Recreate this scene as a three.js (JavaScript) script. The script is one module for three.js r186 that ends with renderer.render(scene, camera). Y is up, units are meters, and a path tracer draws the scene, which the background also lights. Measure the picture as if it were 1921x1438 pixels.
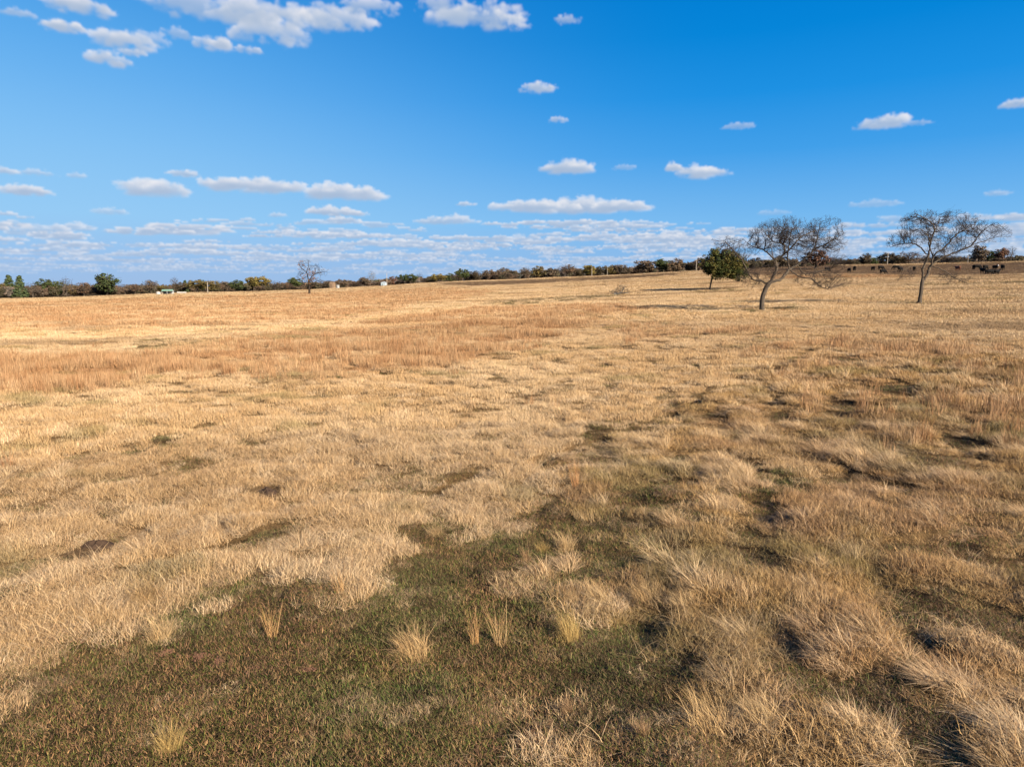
import * as THREE from 'three';
import { MarchingCubes } from 'three/addons/objects/MarchingCubes.js';
import { mergeGeometries } from 'three/addons/utils/BufferGeometryUtils.js';

// ---------------------------------------------------------------- camera, sky, sun, exposure
const EYE = 5, PITCH = Math.atan(179 / 1330), FOV = 2 * Math.atan(719 / 1330) * 180 / Math.PI;
const EXPOSURE = 3.1, SUN_INTENSITY = 5;
const SUN_AZ = THREE.MathUtils.degToRad(44), SUN_EL = THREE.MathUtils.degToRad(24);   // from the right and behind the viewer
const SUN = new THREE.Vector3(Math.sin(SUN_AZ) * Math.cos(SUN_EL), Math.sin(SUN_EL), Math.cos(SUN_AZ) * Math.cos(SUN_EL));

const scene = new THREE.Scene();
const renderer = new THREE.WebGLRenderer({ antialias: true });
renderer.toneMapping = THREE.LinearToneMapping;
renderer.toneMappingExposure = EXPOSURE;
renderer.shadowMap.enabled = true;
const camera = new THREE.PerspectiveCamera(FOV, 1024 / 766, 0.1, 20000);
camera.position.set(0, EYE, 0);
camera.rotation.x = -PITCH;

const sun = new THREE.DirectionalLight(new THREE.Color(1.0, 0.865, 0.70), SUN_INTENSITY);
sun.name = 'sun';
sun.position.copy(SUN).multiplyScalar(300);
sun.castShadow = true;
sun.shadow.radius = 1;
sun.shadow.mapSize.set(4096, 4096);
Object.assign(sun.shadow.camera, { left: -250, right: 250, top: 250, bottom: -250, near: 1, far: 900 });
scene.add(sun, sun.target);

// ---------------------------------------------------------------- helpers
function mulberry(a) { return () => { a |= 0; a = (a + 0x6d2b79f5) | 0; let t = Math.imul(a ^ (a >>> 15), 1 | a); t = (t + Math.imul(t ^ (t >>> 7), 61 | t)) ^ t; return ((t ^ (t >>> 14)) >>> 0) / 4294967296; }; }
const { lerp, clamp, degToRad } = THREE.MathUtils;
const sstep = (a, b, x) => { const t = clamp((x - a) / (b - a), 0, 1); return t * t * (3 - 2 * t); };
const lin = (r, g, b) => [r, g, b].map((v) => { v /= 255; return v <= 0.04045 ? v / 12.92 : ((v + 0.055) / 1.055) ** 2.4; });
const T2 = new Float32Array(65536), T3 = new Float32Array(262144);
{ const r = mulberry(7); for (let i = 0; i < T2.length; i++) T2[i] = r(); for (let i = 0; i < T3.length; i++) T3[i] = r(); }
function vn(x, y) {
  const xi = Math.floor(x), yi = Math.floor(y); let fx = x - xi, fy = y - yi; fx = fx * fx * (3 - 2 * fx); fy = fy * fy * (3 - 2 * fy);
  const x0 = xi & 255, x1 = (xi + 1) & 255, y0 = (yi & 255) << 8, y1 = ((yi + 1) & 255) << 8;
  const a = T2[x0 | y0], b = T2[x1 | y0], c = T2[x0 | y1], d = T2[x1 | y1];
  return a + (b - a) * fx + (c - a + (a - b - c + d) * fx) * fy;
}
function fbm(x, y, o = 4) { let s = 0, a = 0.5, n = 0; for (let i = 0; i < o; i++) { s += a * vn(x, y); n += a; a *= 0.5; const t = x * 1.63 - y * 1.21 + 17.3; y = x * 1.21 + y * 1.63 + 5.1; x = t; } return s / n; }
function vn3(x, y, z) {
  const xi = Math.floor(x), yi = Math.floor(y), zi = Math.floor(z); let fx = x - xi, fy = y - yi, fz = z - zi;
  fx = fx * fx * (3 - 2 * fx); fy = fy * fy * (3 - 2 * fy); fz = fz * fz * (3 - 2 * fz);
  const x0 = xi & 63, x1 = (xi + 1) & 63, y0 = (yi & 63) << 6, y1 = ((yi + 1) & 63) << 6, z0 = (zi & 63) << 12, z1 = ((zi + 1) & 63) << 12;
  const a = T3[x0 | y0 | z0], b = T3[x1 | y0 | z0], c = T3[x0 | y1 | z0], d = T3[x1 | y1 | z0], e = T3[x0 | y0 | z1], f = T3[x1 | y0 | z1], g = T3[x0 | y1 | z1], h = T3[x1 | y1 | z1];
  const p = a + (b - a) * fx, q = c + (d - c) * fx, s = e + (f - e) * fx, t = g + (h - g) * fx, u = p + (q - p) * fy;
  return u + (s + (t - s) * fy - u) * fz;
}
const fbm3 = (x, y, z) => 0.5 * vn3(x, y, z) + 0.27 * vn3(x * 2.1 + 9, y * 2.1, z * 2.1 + 3) + 0.15 * vn3(x * 4.3, y * 4.3 + 5, z * 4.3) + 0.08 * vn3(x * 8.9, y * 8.9, z * 8.9 + 1);
const table = (t, x) => { if (x <= t[0][0]) return t[0][1]; for (let i = 1; i < t.length; i++) if (x <= t[i][0]) { const [x0, y0] = t[i - 1], [x1, y1] = t[i]; return lerp(y0, y1, (x - x0) / (x1 - x0)); } return t[t.length - 1][1]; };
// direction of sight for a place in the view (1921 x 1438 units), used to lay the survey out on the ground
function sight(sx, sy) {
  const x = (sx - 960.5) / 1330, y = (719 - sy) / 1330, c = Math.cos(PITCH), s = Math.sin(PITCH);
  return new THREE.Vector3(x, y * c - s, -c - y * s).normalize();
}
const taken = {};
function numbered(name) { const n = taken[name] = (taken[name] ?? -1) + 1; return n ? name + '_' + String(n).padStart(3, '0') : name; }
function tag(o, label, category, group, kind) { o.userData = { label, category }; if (group) o.userData.group = group; if (kind) o.userData.kind = kind; return o; }
function add(o, name) { if (name) o.name = numbered(name); scene.add(o); o.traverse((m) => { if (m.isMesh) { m.castShadow = true; m.receiveShadow = true; } }); return o; }
const mat = (c, rough = 0.95, extra = {}) => new THREE.MeshPhysicalMaterial({ color: new THREE.Color(...c), roughness: rough, specularIntensity: 0.25, side: THREE.DoubleSide, ...extra });

// ---------------------------------------------------------------- the sky: clear air and a layer of fair-weather cumulus
{
  const W = 4096, H = 2048, data = new Float32Array(W * H * 4);
  const deep = [[0, lin(146, 182, 224)], [2, lin(136, 184, 232)], [5, lin(120, 186, 240)], [10, lin(66, 160, 234)], [14, lin(30, 145, 227)], [18, lin(6, 133, 217)], [22, lin(0, 124, 210)], [32, lin(0, 104, 194)], [60, lin(4, 78, 164)], [90, lin(6, 66, 148)]];
  const pale = [[0, lin(160, 190, 228)], [2, lin(156, 194, 236)], [5, lin(152, 204, 245)], [10, lin(138, 198, 246)], [16, lin(112, 184, 244)], [22, lin(84, 168, 238)], [32, lin(58, 146, 226)], [60, lin(34, 112, 196)], [90, lin(24, 92, 174)]];
  const at = (t, e, c) => table(t.map((p) => [p[0], p[1][c]]), e);
  const D = [], P = [];
  for (let r = 0; r <= 1800; r++) { D.push([0, 1, 2].map((c) => at(deep, r / 20, c))); P.push([0, 1, 2].map((c) => at(pale, r / 20, c))); }
  const K = 1 / EXPOSURE;
  const air = (e, cosg, out) => {
    const i = clamp(Math.round(e * 20), 0, 1800), g = cosg * cosg, w = sstep(0.08, 0.85, g), mie = 0.9 * Math.max(0, cosg) ** 10;
    for (let c = 0; c < 3; c++) out[c] = (lerp(D[i][c], P[i][c], w) * (1 + 0.6 * mie) + mie * 0.18) * K;
  };
  const col = [0, 0, 0];
  for (let j = 0; j < H; j++) {
    const el = ((j + 0.5) / H - 0.5) * Math.PI, ce = Math.cos(el), y = Math.sin(el), deg = Math.max(0, el * 180 / Math.PI);
    for (let i = 0; i < W; i++) {
      const a = ((i + 0.5) / W - 0.5) * 2 * Math.PI, k = (j * W + i) * 4;
      if (el < 0) { data[k] = 0.2 * K; data[k + 1] = 0.17 * K; data[k + 2] = 0.13 * K; data[k + 3] = 1; continue; }
      air(deg, Math.cos(a) * ce * SUN.x + y * SUN.y + Math.sin(a) * ce * SUN.z, col);
      data[k] = col[0]; data[k + 1] = col[1]; data[k + 2] = col[2]; data[k + 3] = 1;
    }
  }
  const rnd = mulberry(41), BASE = 1300, clouds = [];
  function cloud(dist, az, w, t, depth, op, base = BASE) {
    const puffs = [], n = clamp(Math.round(5 + 3.5 * w / t), 6, 26);
    for (let i = 0; i < n; i++) {
      const q = Math.sqrt(rnd()) * 0.85, b = rnd() * 6.283, u = q * Math.cos(b) * w * 0.5, v = q * Math.sin(b) * depth * 0.5, edge = 1 - 0.65 * q * q;
      const ry = t * (0.45 + 0.5 * rnd()) * edge * 0.75, R = Math.min(w * 0.42, t * (0.55 + 0.75 * rnd()) * edge * 1.15 + w * 0.04);
      puffs.push([u, v, ry * 0.38, R, ry]);
    }
    clouds.push({ dist, az, w, t, depth, op, base, puffs, seed: rnd() * 50 });
  }
  const fromView = (sx, sy, w, h, op = 1) => {
    const d = sight(sx, sy), hz = Math.hypot(d.x, d.z), dist = BASE * hz / d.y, slant = BASE / d.y, s = slant / 1330 * (1330 / Math.hypot(1330, sx - 960, sy - 719));
    const wide = w * s * 1.0, tall = h * s, depth = clamp(0.55 * tall / d.y, 0.35 * wide, 1.3 * wide);
    cloud(dist + depth * 0.25, Math.atan2(d.z, d.x), wide, Math.max(tall * 0.95, 40), depth, op);
  };
  const seen = [[205, 114, 78, 28], [246, 101, 46, 14, 0.7], [232, 82, 92, 36], [276, 78, 56, 36, 0.5], [120, 52, 66, 22], [155, 16, 120, 30], [400, 84, 58, 28], [470, 96, 46, 13, 0.7], [335, 66, 42, 20, 0.5], [30, 26, 50, 14, 0.6],
    [515, 70, 120, 44, 0.9], [400, 20, 230, 40, 0.7], [625, 44, 130, 40, 0.85], [690, 20, 90, 34, 0.7], [480, 30, 190, 44, 0.85], [560, 40, 130, 36, 0.8], [905, 40, 150, 50, 0.9], [955, 44, 60, 30, 0.9], [1065, 40, 36, 18, 0.6], [850, 22, 110, 36, 0.75],
    [1010, 168, 56, 20, 0.9], [1048, 226, 28, 11, 0.7], [1385, 238, 62, 12, 0.5], [1660, 235, 82, 27, 0.9], [1725, 232, 44, 9, 0.4], [1912, 196, 46, 18, 0.9], [1065, 319, 98, 27], [1170, 316, 40, 12, 0.35], [1262, 317, 36, 17], [1316, 327, 78, 29],
    [290, 360, 112, 38], [345, 328, 62, 13, 0.8], [470, 352, 190, 32], [640, 366, 180, 33], [45, 360, 92, 21], [10, 323, 40, 15, 0.8], [70, 326, 60, 12, 0.5], [145, 332, 26, 12, 0.5], [205, 398, 60, 13, 0.5],
    [1000, 392, 180, 28], [1090, 393, 130, 33], [1165, 392, 110, 27], [875, 384, 32, 9, 0.8], [840, 416, 112, 18, 0.8], [630, 400, 118, 18], [650, 415, 90, 13, 0.9], [350, 433, 172, 26], [520, 405, 30, 9, 0.6], [20, 425, 64, 18], [135, 430, 62, 18, 0.7],
    [110, 445, 124, 15, 0.9], [630, 441, 116, 15, 0.9], [1210, 444, 172, 12], [1600, 426, 62, 16], [1640, 451, 44, 15], [1590, 441, 84, 15, 0.9], [1700, 412, 120, 14, 0.5], [1870, 364, 44, 11, 0.5], [1640, 384, 92, 13, 0.4], [1890, 441, 90, 15, 0.9], [1830, 408, 66, 14, 0.8], [1450, 400, 60, 10, 0.3]];
  for (const c of seen) fromView(...c);
  // the same scattered cumulus outside the view, and the crowded field towards the horizon all round
  for (let i = 0; i < 330; i++) {
    const dist = 2200 + Math.pow(rnd(), 0.7) * 11800, az = rnd() * 2 * Math.PI, rel = Math.abs(Math.atan2(Math.sin(az + Math.PI / 2), Math.cos(az + Math.PI / 2)));
    const w = 180 + rnd() * rnd() * 1500, t = (60 + rnd() * 150) * (0.7 + w / 2200);
    if (rel < 0.72) continue;
    cloud(dist, az, w, t, w * (0.4 + 0.5 * rnd()), 0.5 + 0.5 * rnd());
  }
  for (let i = 0; i < 5600; i++) {
    const dist = 15200 + Math.pow(rnd(), 0.95) * 56000, az = rnd() * 2 * Math.PI, w = 700 + rnd() * rnd() * 5200, t = 60 + rnd() * 140;
    if (vn(dist / 2200, az * 7) < (dist < 18500 ? 0.5 : 0.3)) continue;
    cloud(dist, az, w, t, w * (0.35 + 0.4 * rnd()), 0.6 + 0.4 * rnd(), BASE + (rnd() - 0.5) * 200);
  }
  clouds.sort((a, b) => b.dist - a.dist);
  const base = [0, 0, 0];
  for (const c of clouds) {
    const ca = Math.cos(c.az), sa = Math.sin(c.az), cx = ca * c.dist, cz = sa * c.dist;      // v along the line of sight, u across it
    const near = Math.max(c.dist - c.depth, 300), da = Math.atan2(c.w * 0.72, near), e0 = Math.atan2(c.base - c.t * 0.1, c.dist + c.depth * 0.7), e1 = Math.atan2(c.base + c.t * 1.15, Math.max(300, c.dist - c.depth * 0.75));
    const i0 = Math.floor(((c.az - da) / (2 * Math.PI) + 0.5) * W), i1 = Math.ceil(((c.az + da) / (2 * Math.PI) + 0.5) * W), j0 = Math.max(H / 2, Math.floor((e0 / Math.PI + 0.5) * H)), j1 = Math.min(H - 1, Math.ceil((e1 / Math.PI + 0.5) * H));
    const far = c.dist > 15000, N = far ? 6 : 18, f = 1 / (far ? c.t * 1.5 : Math.min(c.t, c.w * 0.4) * 0.62), ul = -sa * SUN.x + ca * SUN.z, vl = ca * SUN.x + sa * SUN.z, yl = SUN.y;
    const pf = c.puffs, body = (u, v, y) => { let m = -1; for (let k = 0; k < pf.length; k++) { const p = pf[k], a = u - p[0], b = v - p[1], h = y - p[2], q = 1 - (a * a + b * b) / (p[3] * p[3]) - h * h / (p[4] * p[4]); if (q > m) m = q; } return m; };
    const haze = 1 - Math.exp(-c.dist / 70000), torn = c.op < 0.95 ? 1.45 : 1.08;
    for (let j = j0; j <= j1; j++) {
      const el = ((j + 0.5) / H - 0.5) * Math.PI, ce = Math.cos(el), se = Math.sin(el);
      for (let i = i0; i <= i1; i++) {
        const a = ((i + 0.5) / W - 0.5) * 2 * Math.PI, dx = Math.cos(a) * ce, dz = Math.sin(a) * ce, du = -sa * dx + ca * dz, dv = ca * dx + sa * dz;
        if (dv <= 0.01 || se < 1e-4) continue;
        let s0 = (c.base) / se, s1 = (c.base + c.t * 1.1) / se;
        const q0 = (c.dist - c.depth * 0.75) / dv, q1 = (c.dist + c.depth * 0.75) / dv;
        s0 = Math.max(s0, q0); s1 = Math.min(s1, q1);
        if (s1 <= s0) continue;
        const ds = (s1 - s0) / N; let T = 1, L = 0, wsum = 0, up = 0;
        for (let n = 0; n < N && T > 0.03; n++) {
          const s = s0 + (n + 0.5) * ds, u = du * s, v = dv * s - c.dist, y = se * s - c.base, m = body(u, v, y);
          if (m < -0.55) continue;
          const no = fbm3(u * f + c.seed, y * f * 1.2, v * f), d = clamp((m * 0.75 - 0.06 * torn + (no - 0.52) * 2.8 * torn) * 1.2, 0, 1) * sstep(-0.05, 0.3, y / c.t);
          if (d <= 0.003) continue;
          const R = c.t * 0.5; let occ = 0;
          for (const k of [0.3, 0.8, 1.6]) occ += Math.max(0, body(u + ul * R * k, v + vl * R * k, y + yl * R * k) + 0.15 + (no - 0.5) * 0.9);
          const lit = Math.exp(-1.15 * occ), al = 1 - Math.exp(-d * ds / (c.t * 0.26)), wgt = T * al;
          L += wgt * lit; up += wgt * clamp(y / c.t, 0, 1); wsum += wgt; T *= 1 - al;
        }
        if (wsum < 0.003) continue;
        L /= wsum; up /= wsum;
        const alpha = (1 - T) * c.op, k = (j * W + ((i + W) % W)) * 4, sky0 = 0.25 + 0.75 * up;
        air(1.2, dx * SUN.x + se * SUN.y + dz * SUN.z, base);
        const cc = [lerp(0.34, 0.58, sky0) * (1 - L) + 1.04 * L, lerp(0.465, 0.67, sky0) * (1 - L) + 1.0 * L, lerp(0.66, 0.82, sky0) * (1 - L) + 0.99 * L];
        for (let ch = 0; ch < 3; ch++) data[k + ch] = lerp(data[k + ch], lerp(cc[ch] * 0.93 * K, base[ch], haze), alpha);
      }
    }
  }
  const sky = new THREE.DataTexture(data, W, H, THREE.RGBAFormat, THREE.FloatType);
  sky.mapping = THREE.EquirectangularReflectionMapping;
  sky.magFilter = sky.minFilter = THREE.LinearFilter;
  sky.needsUpdate = true;
  scene.background = sky;
  scene.environment = sky;
}
console.log('sky done');

// ---------------------------------------------------------------- the land: a tilted pasture that climbs to a crest on the right
const CREST = 360;
const crestLine = [[-400, 566], [0, 560], [120, 558], [320, 549.5], [500, 546], [600, 543], [740, 534], [860, 527.5], [1000, 522], [1110, 517.5], [1250, 510.5], [1310, 507], [1500, 500], [1600, 496], [1750, 493.5], [1921, 489], [2300, 484]];
const crestByAngle = crestLine.map(([sx, sy]) => { const d = sight(sx, sy); return [Math.atan2(d.x, -d.z), EYE + CREST * d.y / Math.hypot(d.x, d.z)]; });
function crestHeight(phi) {   // heights round the whole circle; behind the viewer the pasture runs level
  const lo = crestByAngle[0], hi = crestByAngle[crestByAngle.length - 1];
  if (phi >= lo[0] && phi <= hi[0]) return table(crestByAngle, phi);
  const span = 2 * Math.PI - (hi[0] - lo[0]), t = phi > hi[0] ? (phi - hi[0]) / span : (phi + 2 * Math.PI - hi[0]) / span;
  return lerp(hi[1], lo[1], sstep(0, 1, t));
}
function broad(x, z) {
  const r = Math.hypot(x, z), phi = Math.atan2(x, -z), t = r / CREST, f = t <= 1 ? 0.55 * t + 0.45 * Math.pow(t, 2.2) : 1 - 0.22 * (1 - Math.exp(-(t - 1) * 1.2)) * Math.min(1, (t - 1) * 6);
  const hs = (crestHeight(phi) + crestHeight(Math.max(-Math.PI, phi - 0.03)) + crestHeight(Math.min(Math.PI, phi + 0.03))) / 3;
  return hs * f;
}
function onGround(sx, sy, height = broad) {
  const d = sight(sx, sy); let s = 2, prev = 2;
  for (; s < 420; prev = s, s *= 1.01) if (EYE + d.y * s < height(d.x * s, d.z * s)) break;
  for (let k = 0; k < 20; k++) { const m = (prev + s) / 2; if (EYE + d.y * m < height(d.x * m, d.z * m)) s = m; else prev = m; }
  return [d.x * s, d.z * s];
}
const trails = [   // narrow cattle paths
  [0.27, [[-60, 1142], [120, 1098], [230, 1078], [350, 1058], [420, 1030], [490, 1010], [600, 982], [700, 958], [800, 928], [900, 890]]],
  [0.22, [[1000, 872], [1080, 842], [1190, 808], [1260, 782], [1340, 742], [1420, 716], [1500, 676], [1560, 640]]],
  [0.15, [[250, 872], [300, 848], [330, 818]]],
].map(([w, p]) => [w, p.map((q) => onGround(...q))]);
function toPath(p, x, z) { let m = 1e9; for (let i = 1; i < p.length; i++) { const [ax, az] = p[i - 1], [bx, bz] = p[i], dx = bx - ax, dz = bz - az, t = clamp(((x - ax) * dx + (z - az) * dz) / (dx * dx + dz * dz), 0, 1); m = Math.min(m, Math.hypot(x - ax - t * dx, z - az - t * dz)); } return m; }
const poly = (p) => { const q = p.map((v) => onGround(...v)), xs = q.map((v) => v[0]), zs = q.map((v) => v[1]); return { q, box: [Math.min(...xs), Math.max(...xs), Math.min(...zs), Math.max(...zs)] }; };
function inside(P, x, z, soft) {   // 1 well inside, 0 well outside
  const [a, b, c, d] = P.box; if (x < a - soft || x > b + soft || z < c - soft || z > d + soft) return 0;
  let hit = false; const q = P.q;
  for (let i = 0, j = q.length - 1; i < q.length; j = i++) if ((q[i][1] > z) !== (q[j][1] > z) && x < (q[j][0] - q[i][0]) * (z - q[i][1]) / (q[j][1] - q[i][1]) + q[i][0]) hit = !hit;
  const m = toPath([...q, q[0]], x, z);
  return clamp(0.5 + (hit ? m : -m) / (2 * soft), 0, 1);
}
const turfArea = poly([[-120, 1215], [140, 1190], [330, 1130], [480, 1112], [600, 1102], [690, 1090], [770, 1020], [830, 985], [900, 965], [1060, 935], [1180, 940], [1290, 985], [1180, 1010], [1130, 1060], [1080, 1120], [1130, 1190], [1230, 1260], [1210, 1340], [1250, 1500], [1250, 2400], [-900, 2400], [-400, 1300]]);
const turfSpot = [poly([[1060, 930], [1200, 905], [1330, 898], [1480, 900], [1570, 930], [1400, 960], [1290, 990], [1150, 960]]), poly([[1830, 960], [1930, 930], [1990, 1040], [1880, 1060]]), poly([[300, 836], [380, 842], [430, 866], [380, 872]]), poly([[1100, 792], [1200, 792], [1230, 815], [1120, 826]])];
const roughArea = poly([[1000, 930], [1180, 840], [1300, 760], [1500, 690], [1800, 670], [2200, 680], [2300, 1500], [2300, 2400], [1180, 2400], [1150, 1500], [1100, 1200], [1060, 1060]]);
const sedgeArea = [[0.9, poly([[-250, 660], [280, 672], [450, 640], [640, 612], [900, 577], [1160, 570], [1190, 582], [980, 648], [840, 690], [560, 722], [330, 702], [160, 740], [-250, 742]])],
  [0.62, poly([[-250, 570], [560, 551], [780, 539.5], [930, 546], [620, 600], [300, 617], [-250, 628]])],
  [0.5, poly([[1340, 640], [1600, 640], [1960, 680], [2200, 700], [2200, 790], [1921, 810], [1700, 850], [1560, 780], [1480, 700]])],
  [0.35, poly([[1120, 610], [1280, 605], [1440, 625], [1400, 655], [1200, 650]])],
  [0.8, poly([[1450, 517], [1720, 515.5], [1720, 520], [1450, 524]])]];
const grazedArea = [poly([[1330, 503], [1440, 502], [1600, 498.5], [1921, 491.5], [2100, 490], [2100, 514], [1921, 513], [1720, 517], [1560, 514], [1440, 517], [1360, 512]]), poly([[760, 533.5], [1000, 523.5], [1300, 509], [1310, 514], [1100, 528], [860, 538]])];
const oliveArea = [poly([[1370, 578], [1520, 575], [1530, 582], [1380, 588]]), poly([[1660, 566], [1790, 564], [1790, 571], [1670, 573]]), poly([[1290, 544], [1390, 540], [1395, 546], [1300, 549]]), poly([[880, 570], [960, 562], [1060, 556], [1165, 549], [1175, 553], [1080, 563], [960, 573]]), poly([[1600, 536], [1760, 530], [1960, 525], [1960, 530], [1760, 536]]), poly([[240, 640], [420, 634], [430, 650], [250, 656]])];
const paleTrack = [[-60, 590], [100, 583], [220, 579], [330, 577], [460, 561], [520, 556]].map((p) => onGround(...p)), paleTrack2 = [[-60, 652], [120, 642], [300, 632], [430, 620], [560, 604]].map((p) => onGround(...p));
function zone(x, z) {
  const r = Math.hypot(x, z), wx = x + (fbm(x * 0.5, z * 0.5, 3) - 0.5) * (1.6 + r * 0.03), wz = z + (fbm(x * 0.5 + 31, z * 0.5, 3) - 0.5) * (1.6 + r * 0.05);
  const o = { r, turf: 0, rough: 0, sedge: 0, grazed: 0, olive: 0, trail: 0, pale: 0 };
  if (r < 40) { o.turf = inside(turfArea, wx, wz, 1.7); for (const p of turfSpot) o.turf = Math.max(o.turf, 0.72 * inside(p, wx, wz, 0.8)); }
  if (r < 70) o.rough = inside(roughArea, wx, wz, 2.5);
  for (const [k, p] of sedgeArea) o.sedge = Math.max(o.sedge, k * inside(p, wx, wz, 1 + r * 0.02));
  o.sedge *= 0.25 + 0.75 * sstep(0.40, 0.58, fbm(x * 0.075 + 5, z * 0.19 + 2, 4) + 0.25 * (vn(x * 0.6 + 9, z * 0.6) - 0.5));
  if (r > 120) grazedArea.forEach((p, i) => { o.grazed = Math.max(o.grazed, (i ? 0.55 : 1) * inside(p, wx, wz, i ? 9 : 4)); });
  if (r > 50) for (const p of oliveArea) o.olive = Math.max(o.olive, inside(p, wx, wz, 2));
  if (r < 80) for (const [w, p] of trails) { const m = toPath(p, x + (vn(x * 1.3, z * 1.3) - 0.5) * 0.5, z); o.trail = Math.max(o.trail, (1 - sstep(w * 0.75, w * 1.55, m)) * (0.75 + 0.25 * sstep(0.3, 0.6, vn(x * 0.9 + 3, z * 0.9)))); }
  if (r > 60) o.pale = Math.max(1 - sstep(1, 2.6, toPath(paleTrack, wx, wz)), 1 - sstep(0.8, 2.0, toPath(paleTrack2, wx, wz)));
  return o;
}
const lumps = (x, z) => fbm(x * 1.15 + 40, z * 1.15, 3);
function ground(x, z) {
  const r = Math.hypot(x, z); let h = broad(x, z) + (fbm(x * 0.045 + 11, z * 0.045, 3) - 0.5) * 0.55 * sstep(4, 40, r);
  if (r < 220) {
    const k = 1 - sstep(60, 220, r);
    h += (fbm(x * 0.28, z * 0.28 + 7, 3) - 0.5) * 0.44 * k + (vn(x * 1.05 + 3, z * 1.05) - 0.5) * 0.17 * (1 - sstep(25, 90, r));
    if (r < 90) { const rough = r < 70 ? inside(roughArea, x, z, 2.5) : 0; h += lerp(0.10, 0.17, rough) * (sstep(0.36, 0.62, lumps(x, z)) - 0.5) * (1 - sstep(45, 90, r)) * (1 - 0.8 * (r < 40 ? inside(turfArea, x, z, 1) : 0)); }
    if (r < 80) for (const [w, p] of trails) { const m = toPath(p, x, z); if (m < w * 3) h += 0.05 * sstep(w * 0.9, w * 1.5, m) * (1 - sstep(w * 1.5, w * 3, m)) - 0.23 * (1 - sstep(w * 0.5, w * 1.3, m)); }
  }
  return h;
}
const TAU = Math.PI * 2;
{
  const radii = [0]; for (let r = 2; r < 460; r *= 1.0115) radii.push(r); for (let r = 470; r < 9000; r *= 1.06) radii.push(r);
  const phis = []; for (let d = -52; d < 52; d += 0.25) phis.push(degToRad(d)); for (let d = 52; d < 308; d += 3.2) phis.push(degToRad(d)); 
  const nP = phis.length, pos = [], colr = [], uv = [], idx = [], c = [0, 0, 0];
  const mixc = (t, k) => { for (let i = 0; i < 3; i++) c[i] = lerp(c[i], t[i], k); };
  for (const r of radii) for (const p of phis) {
    const x = Math.sin(p) * r, z = -Math.cos(p) * r, q = zone(x, z);
    pos.push(x, ground(x, z), z); uv.push(x / 2.6, z / 2.6);
    const n = fbm(x * 0.11, z * 0.11, 4);
    c[0] = 0.40; c[1] = 0.275; c[2] = 0.142;
    mixc([0.30, 0.20, 0.11], 0.5 * sstep(0.45, 0.7, n)); mixc([0.31, 0.18, 0.082], Math.min(1, q.sedge * 1.1)); mixc([0.35, 0.25, 0.135], q.pale * 0.8);
    mixc([0.15, 0.125, 0.06], q.olive * 0.75); mixc([0.185, 0.125, 0.075], q.grazed * 0.85); mixc([0.075, 0.066, 0.032], q.turf * 0.95); mixc([0.10, 0.075, 0.042], Math.max(q.rough * 0.6, q.trail) * 0.9 * (1 - q.turf));
    if (r > CREST * 1.03) mixc([0.16, 0.125, 0.06], sstep(CREST * 1.03, CREST * 1.25, r));   // leaf litter under the woods
    const g = 0.85 + 0.3 * vn(x * 0.7, z * 0.7); colr.push(c[0] * g, c[1] * g, c[2] * g);
  }
  for (let j = 0; j + 1 < radii.length; j++) for (let i = 0; i < nP; i++) { const a = j * nP + i, b = j * nP + (i + 1) % nP, d = a + nP, e = b + nP; if (j) idx.push(a, b, e); idx.push(a, e, d); }
  const g = new THREE.BufferGeometry();
  g.setAttribute('position', new THREE.Float32BufferAttribute(pos, 3)); g.setAttribute('color', new THREE.Float32BufferAttribute(colr, 3)); g.setAttribute('uv', new THREE.Float32BufferAttribute(uv, 2));
  g.setIndex(idx); g.computeVertexNormals();
  // matted thatch: short dead fibres lying every way
  const S = 1024, cv = document.createElement('canvas'); cv.width = cv.height = S; const k = cv.getContext('2d'), rnd = mulberry(5);
  k.fillStyle = 'rgb(176,172,166)'; k.fillRect(0, 0, S, S);
  for (let i = 0; i < 26000; i++) {
    const x = rnd() * S, y = rnd() * S, a = rnd() * TAU, l = 8 + rnd() * 34, v = 95 + rnd() * 160, w = v * (0.93 + rnd() * 0.1);
    k.strokeStyle = `rgba(${v | 0},${(w * 0.98) | 0},${(w * 0.93) | 0},0.75)`; k.lineWidth = 1 + rnd() * 2;
    for (const ox of [-S, 0, S]) for (const oy of [-S, 0, S]) { if (x + ox < -50 || x + ox > S + 50 || y + oy < -50 || y + oy > S + 50) continue; k.beginPath(); k.moveTo(x + ox, y + oy); k.quadraticCurveTo(x + ox + Math.cos(a) * l * 0.5 + (rnd() - 0.5) * 6, y + oy + Math.sin(a) * l * 0.5, x + ox + Math.cos(a) * l, y + oy + Math.sin(a) * l); k.stroke(); }
  }
  const tex = new THREE.CanvasTexture(cv); tex.wrapS = tex.wrapT = THREE.RepeatWrapping; tex.colorSpace = THREE.SRGBColorSpace;
  const bump = new THREE.CanvasTexture(cv); bump.wrapS = bump.wrapT = THREE.RepeatWrapping;
  const m = new THREE.MeshPhysicalMaterial({ map: tex, bumpMap: bump, bumpScale: 0.03, color: new THREE.Color(0.66, 0.64, 0.62), vertexColors: true, roughness: 1, specularIntensity: 0.1 });
  const land = new THREE.Mesh(g, m); tag(land, 'rolling pasture ground of thatch and soil rising to the right', 'ground', null, 'structure'); add(land, 'ground');
}
console.log('ground done');
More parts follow.
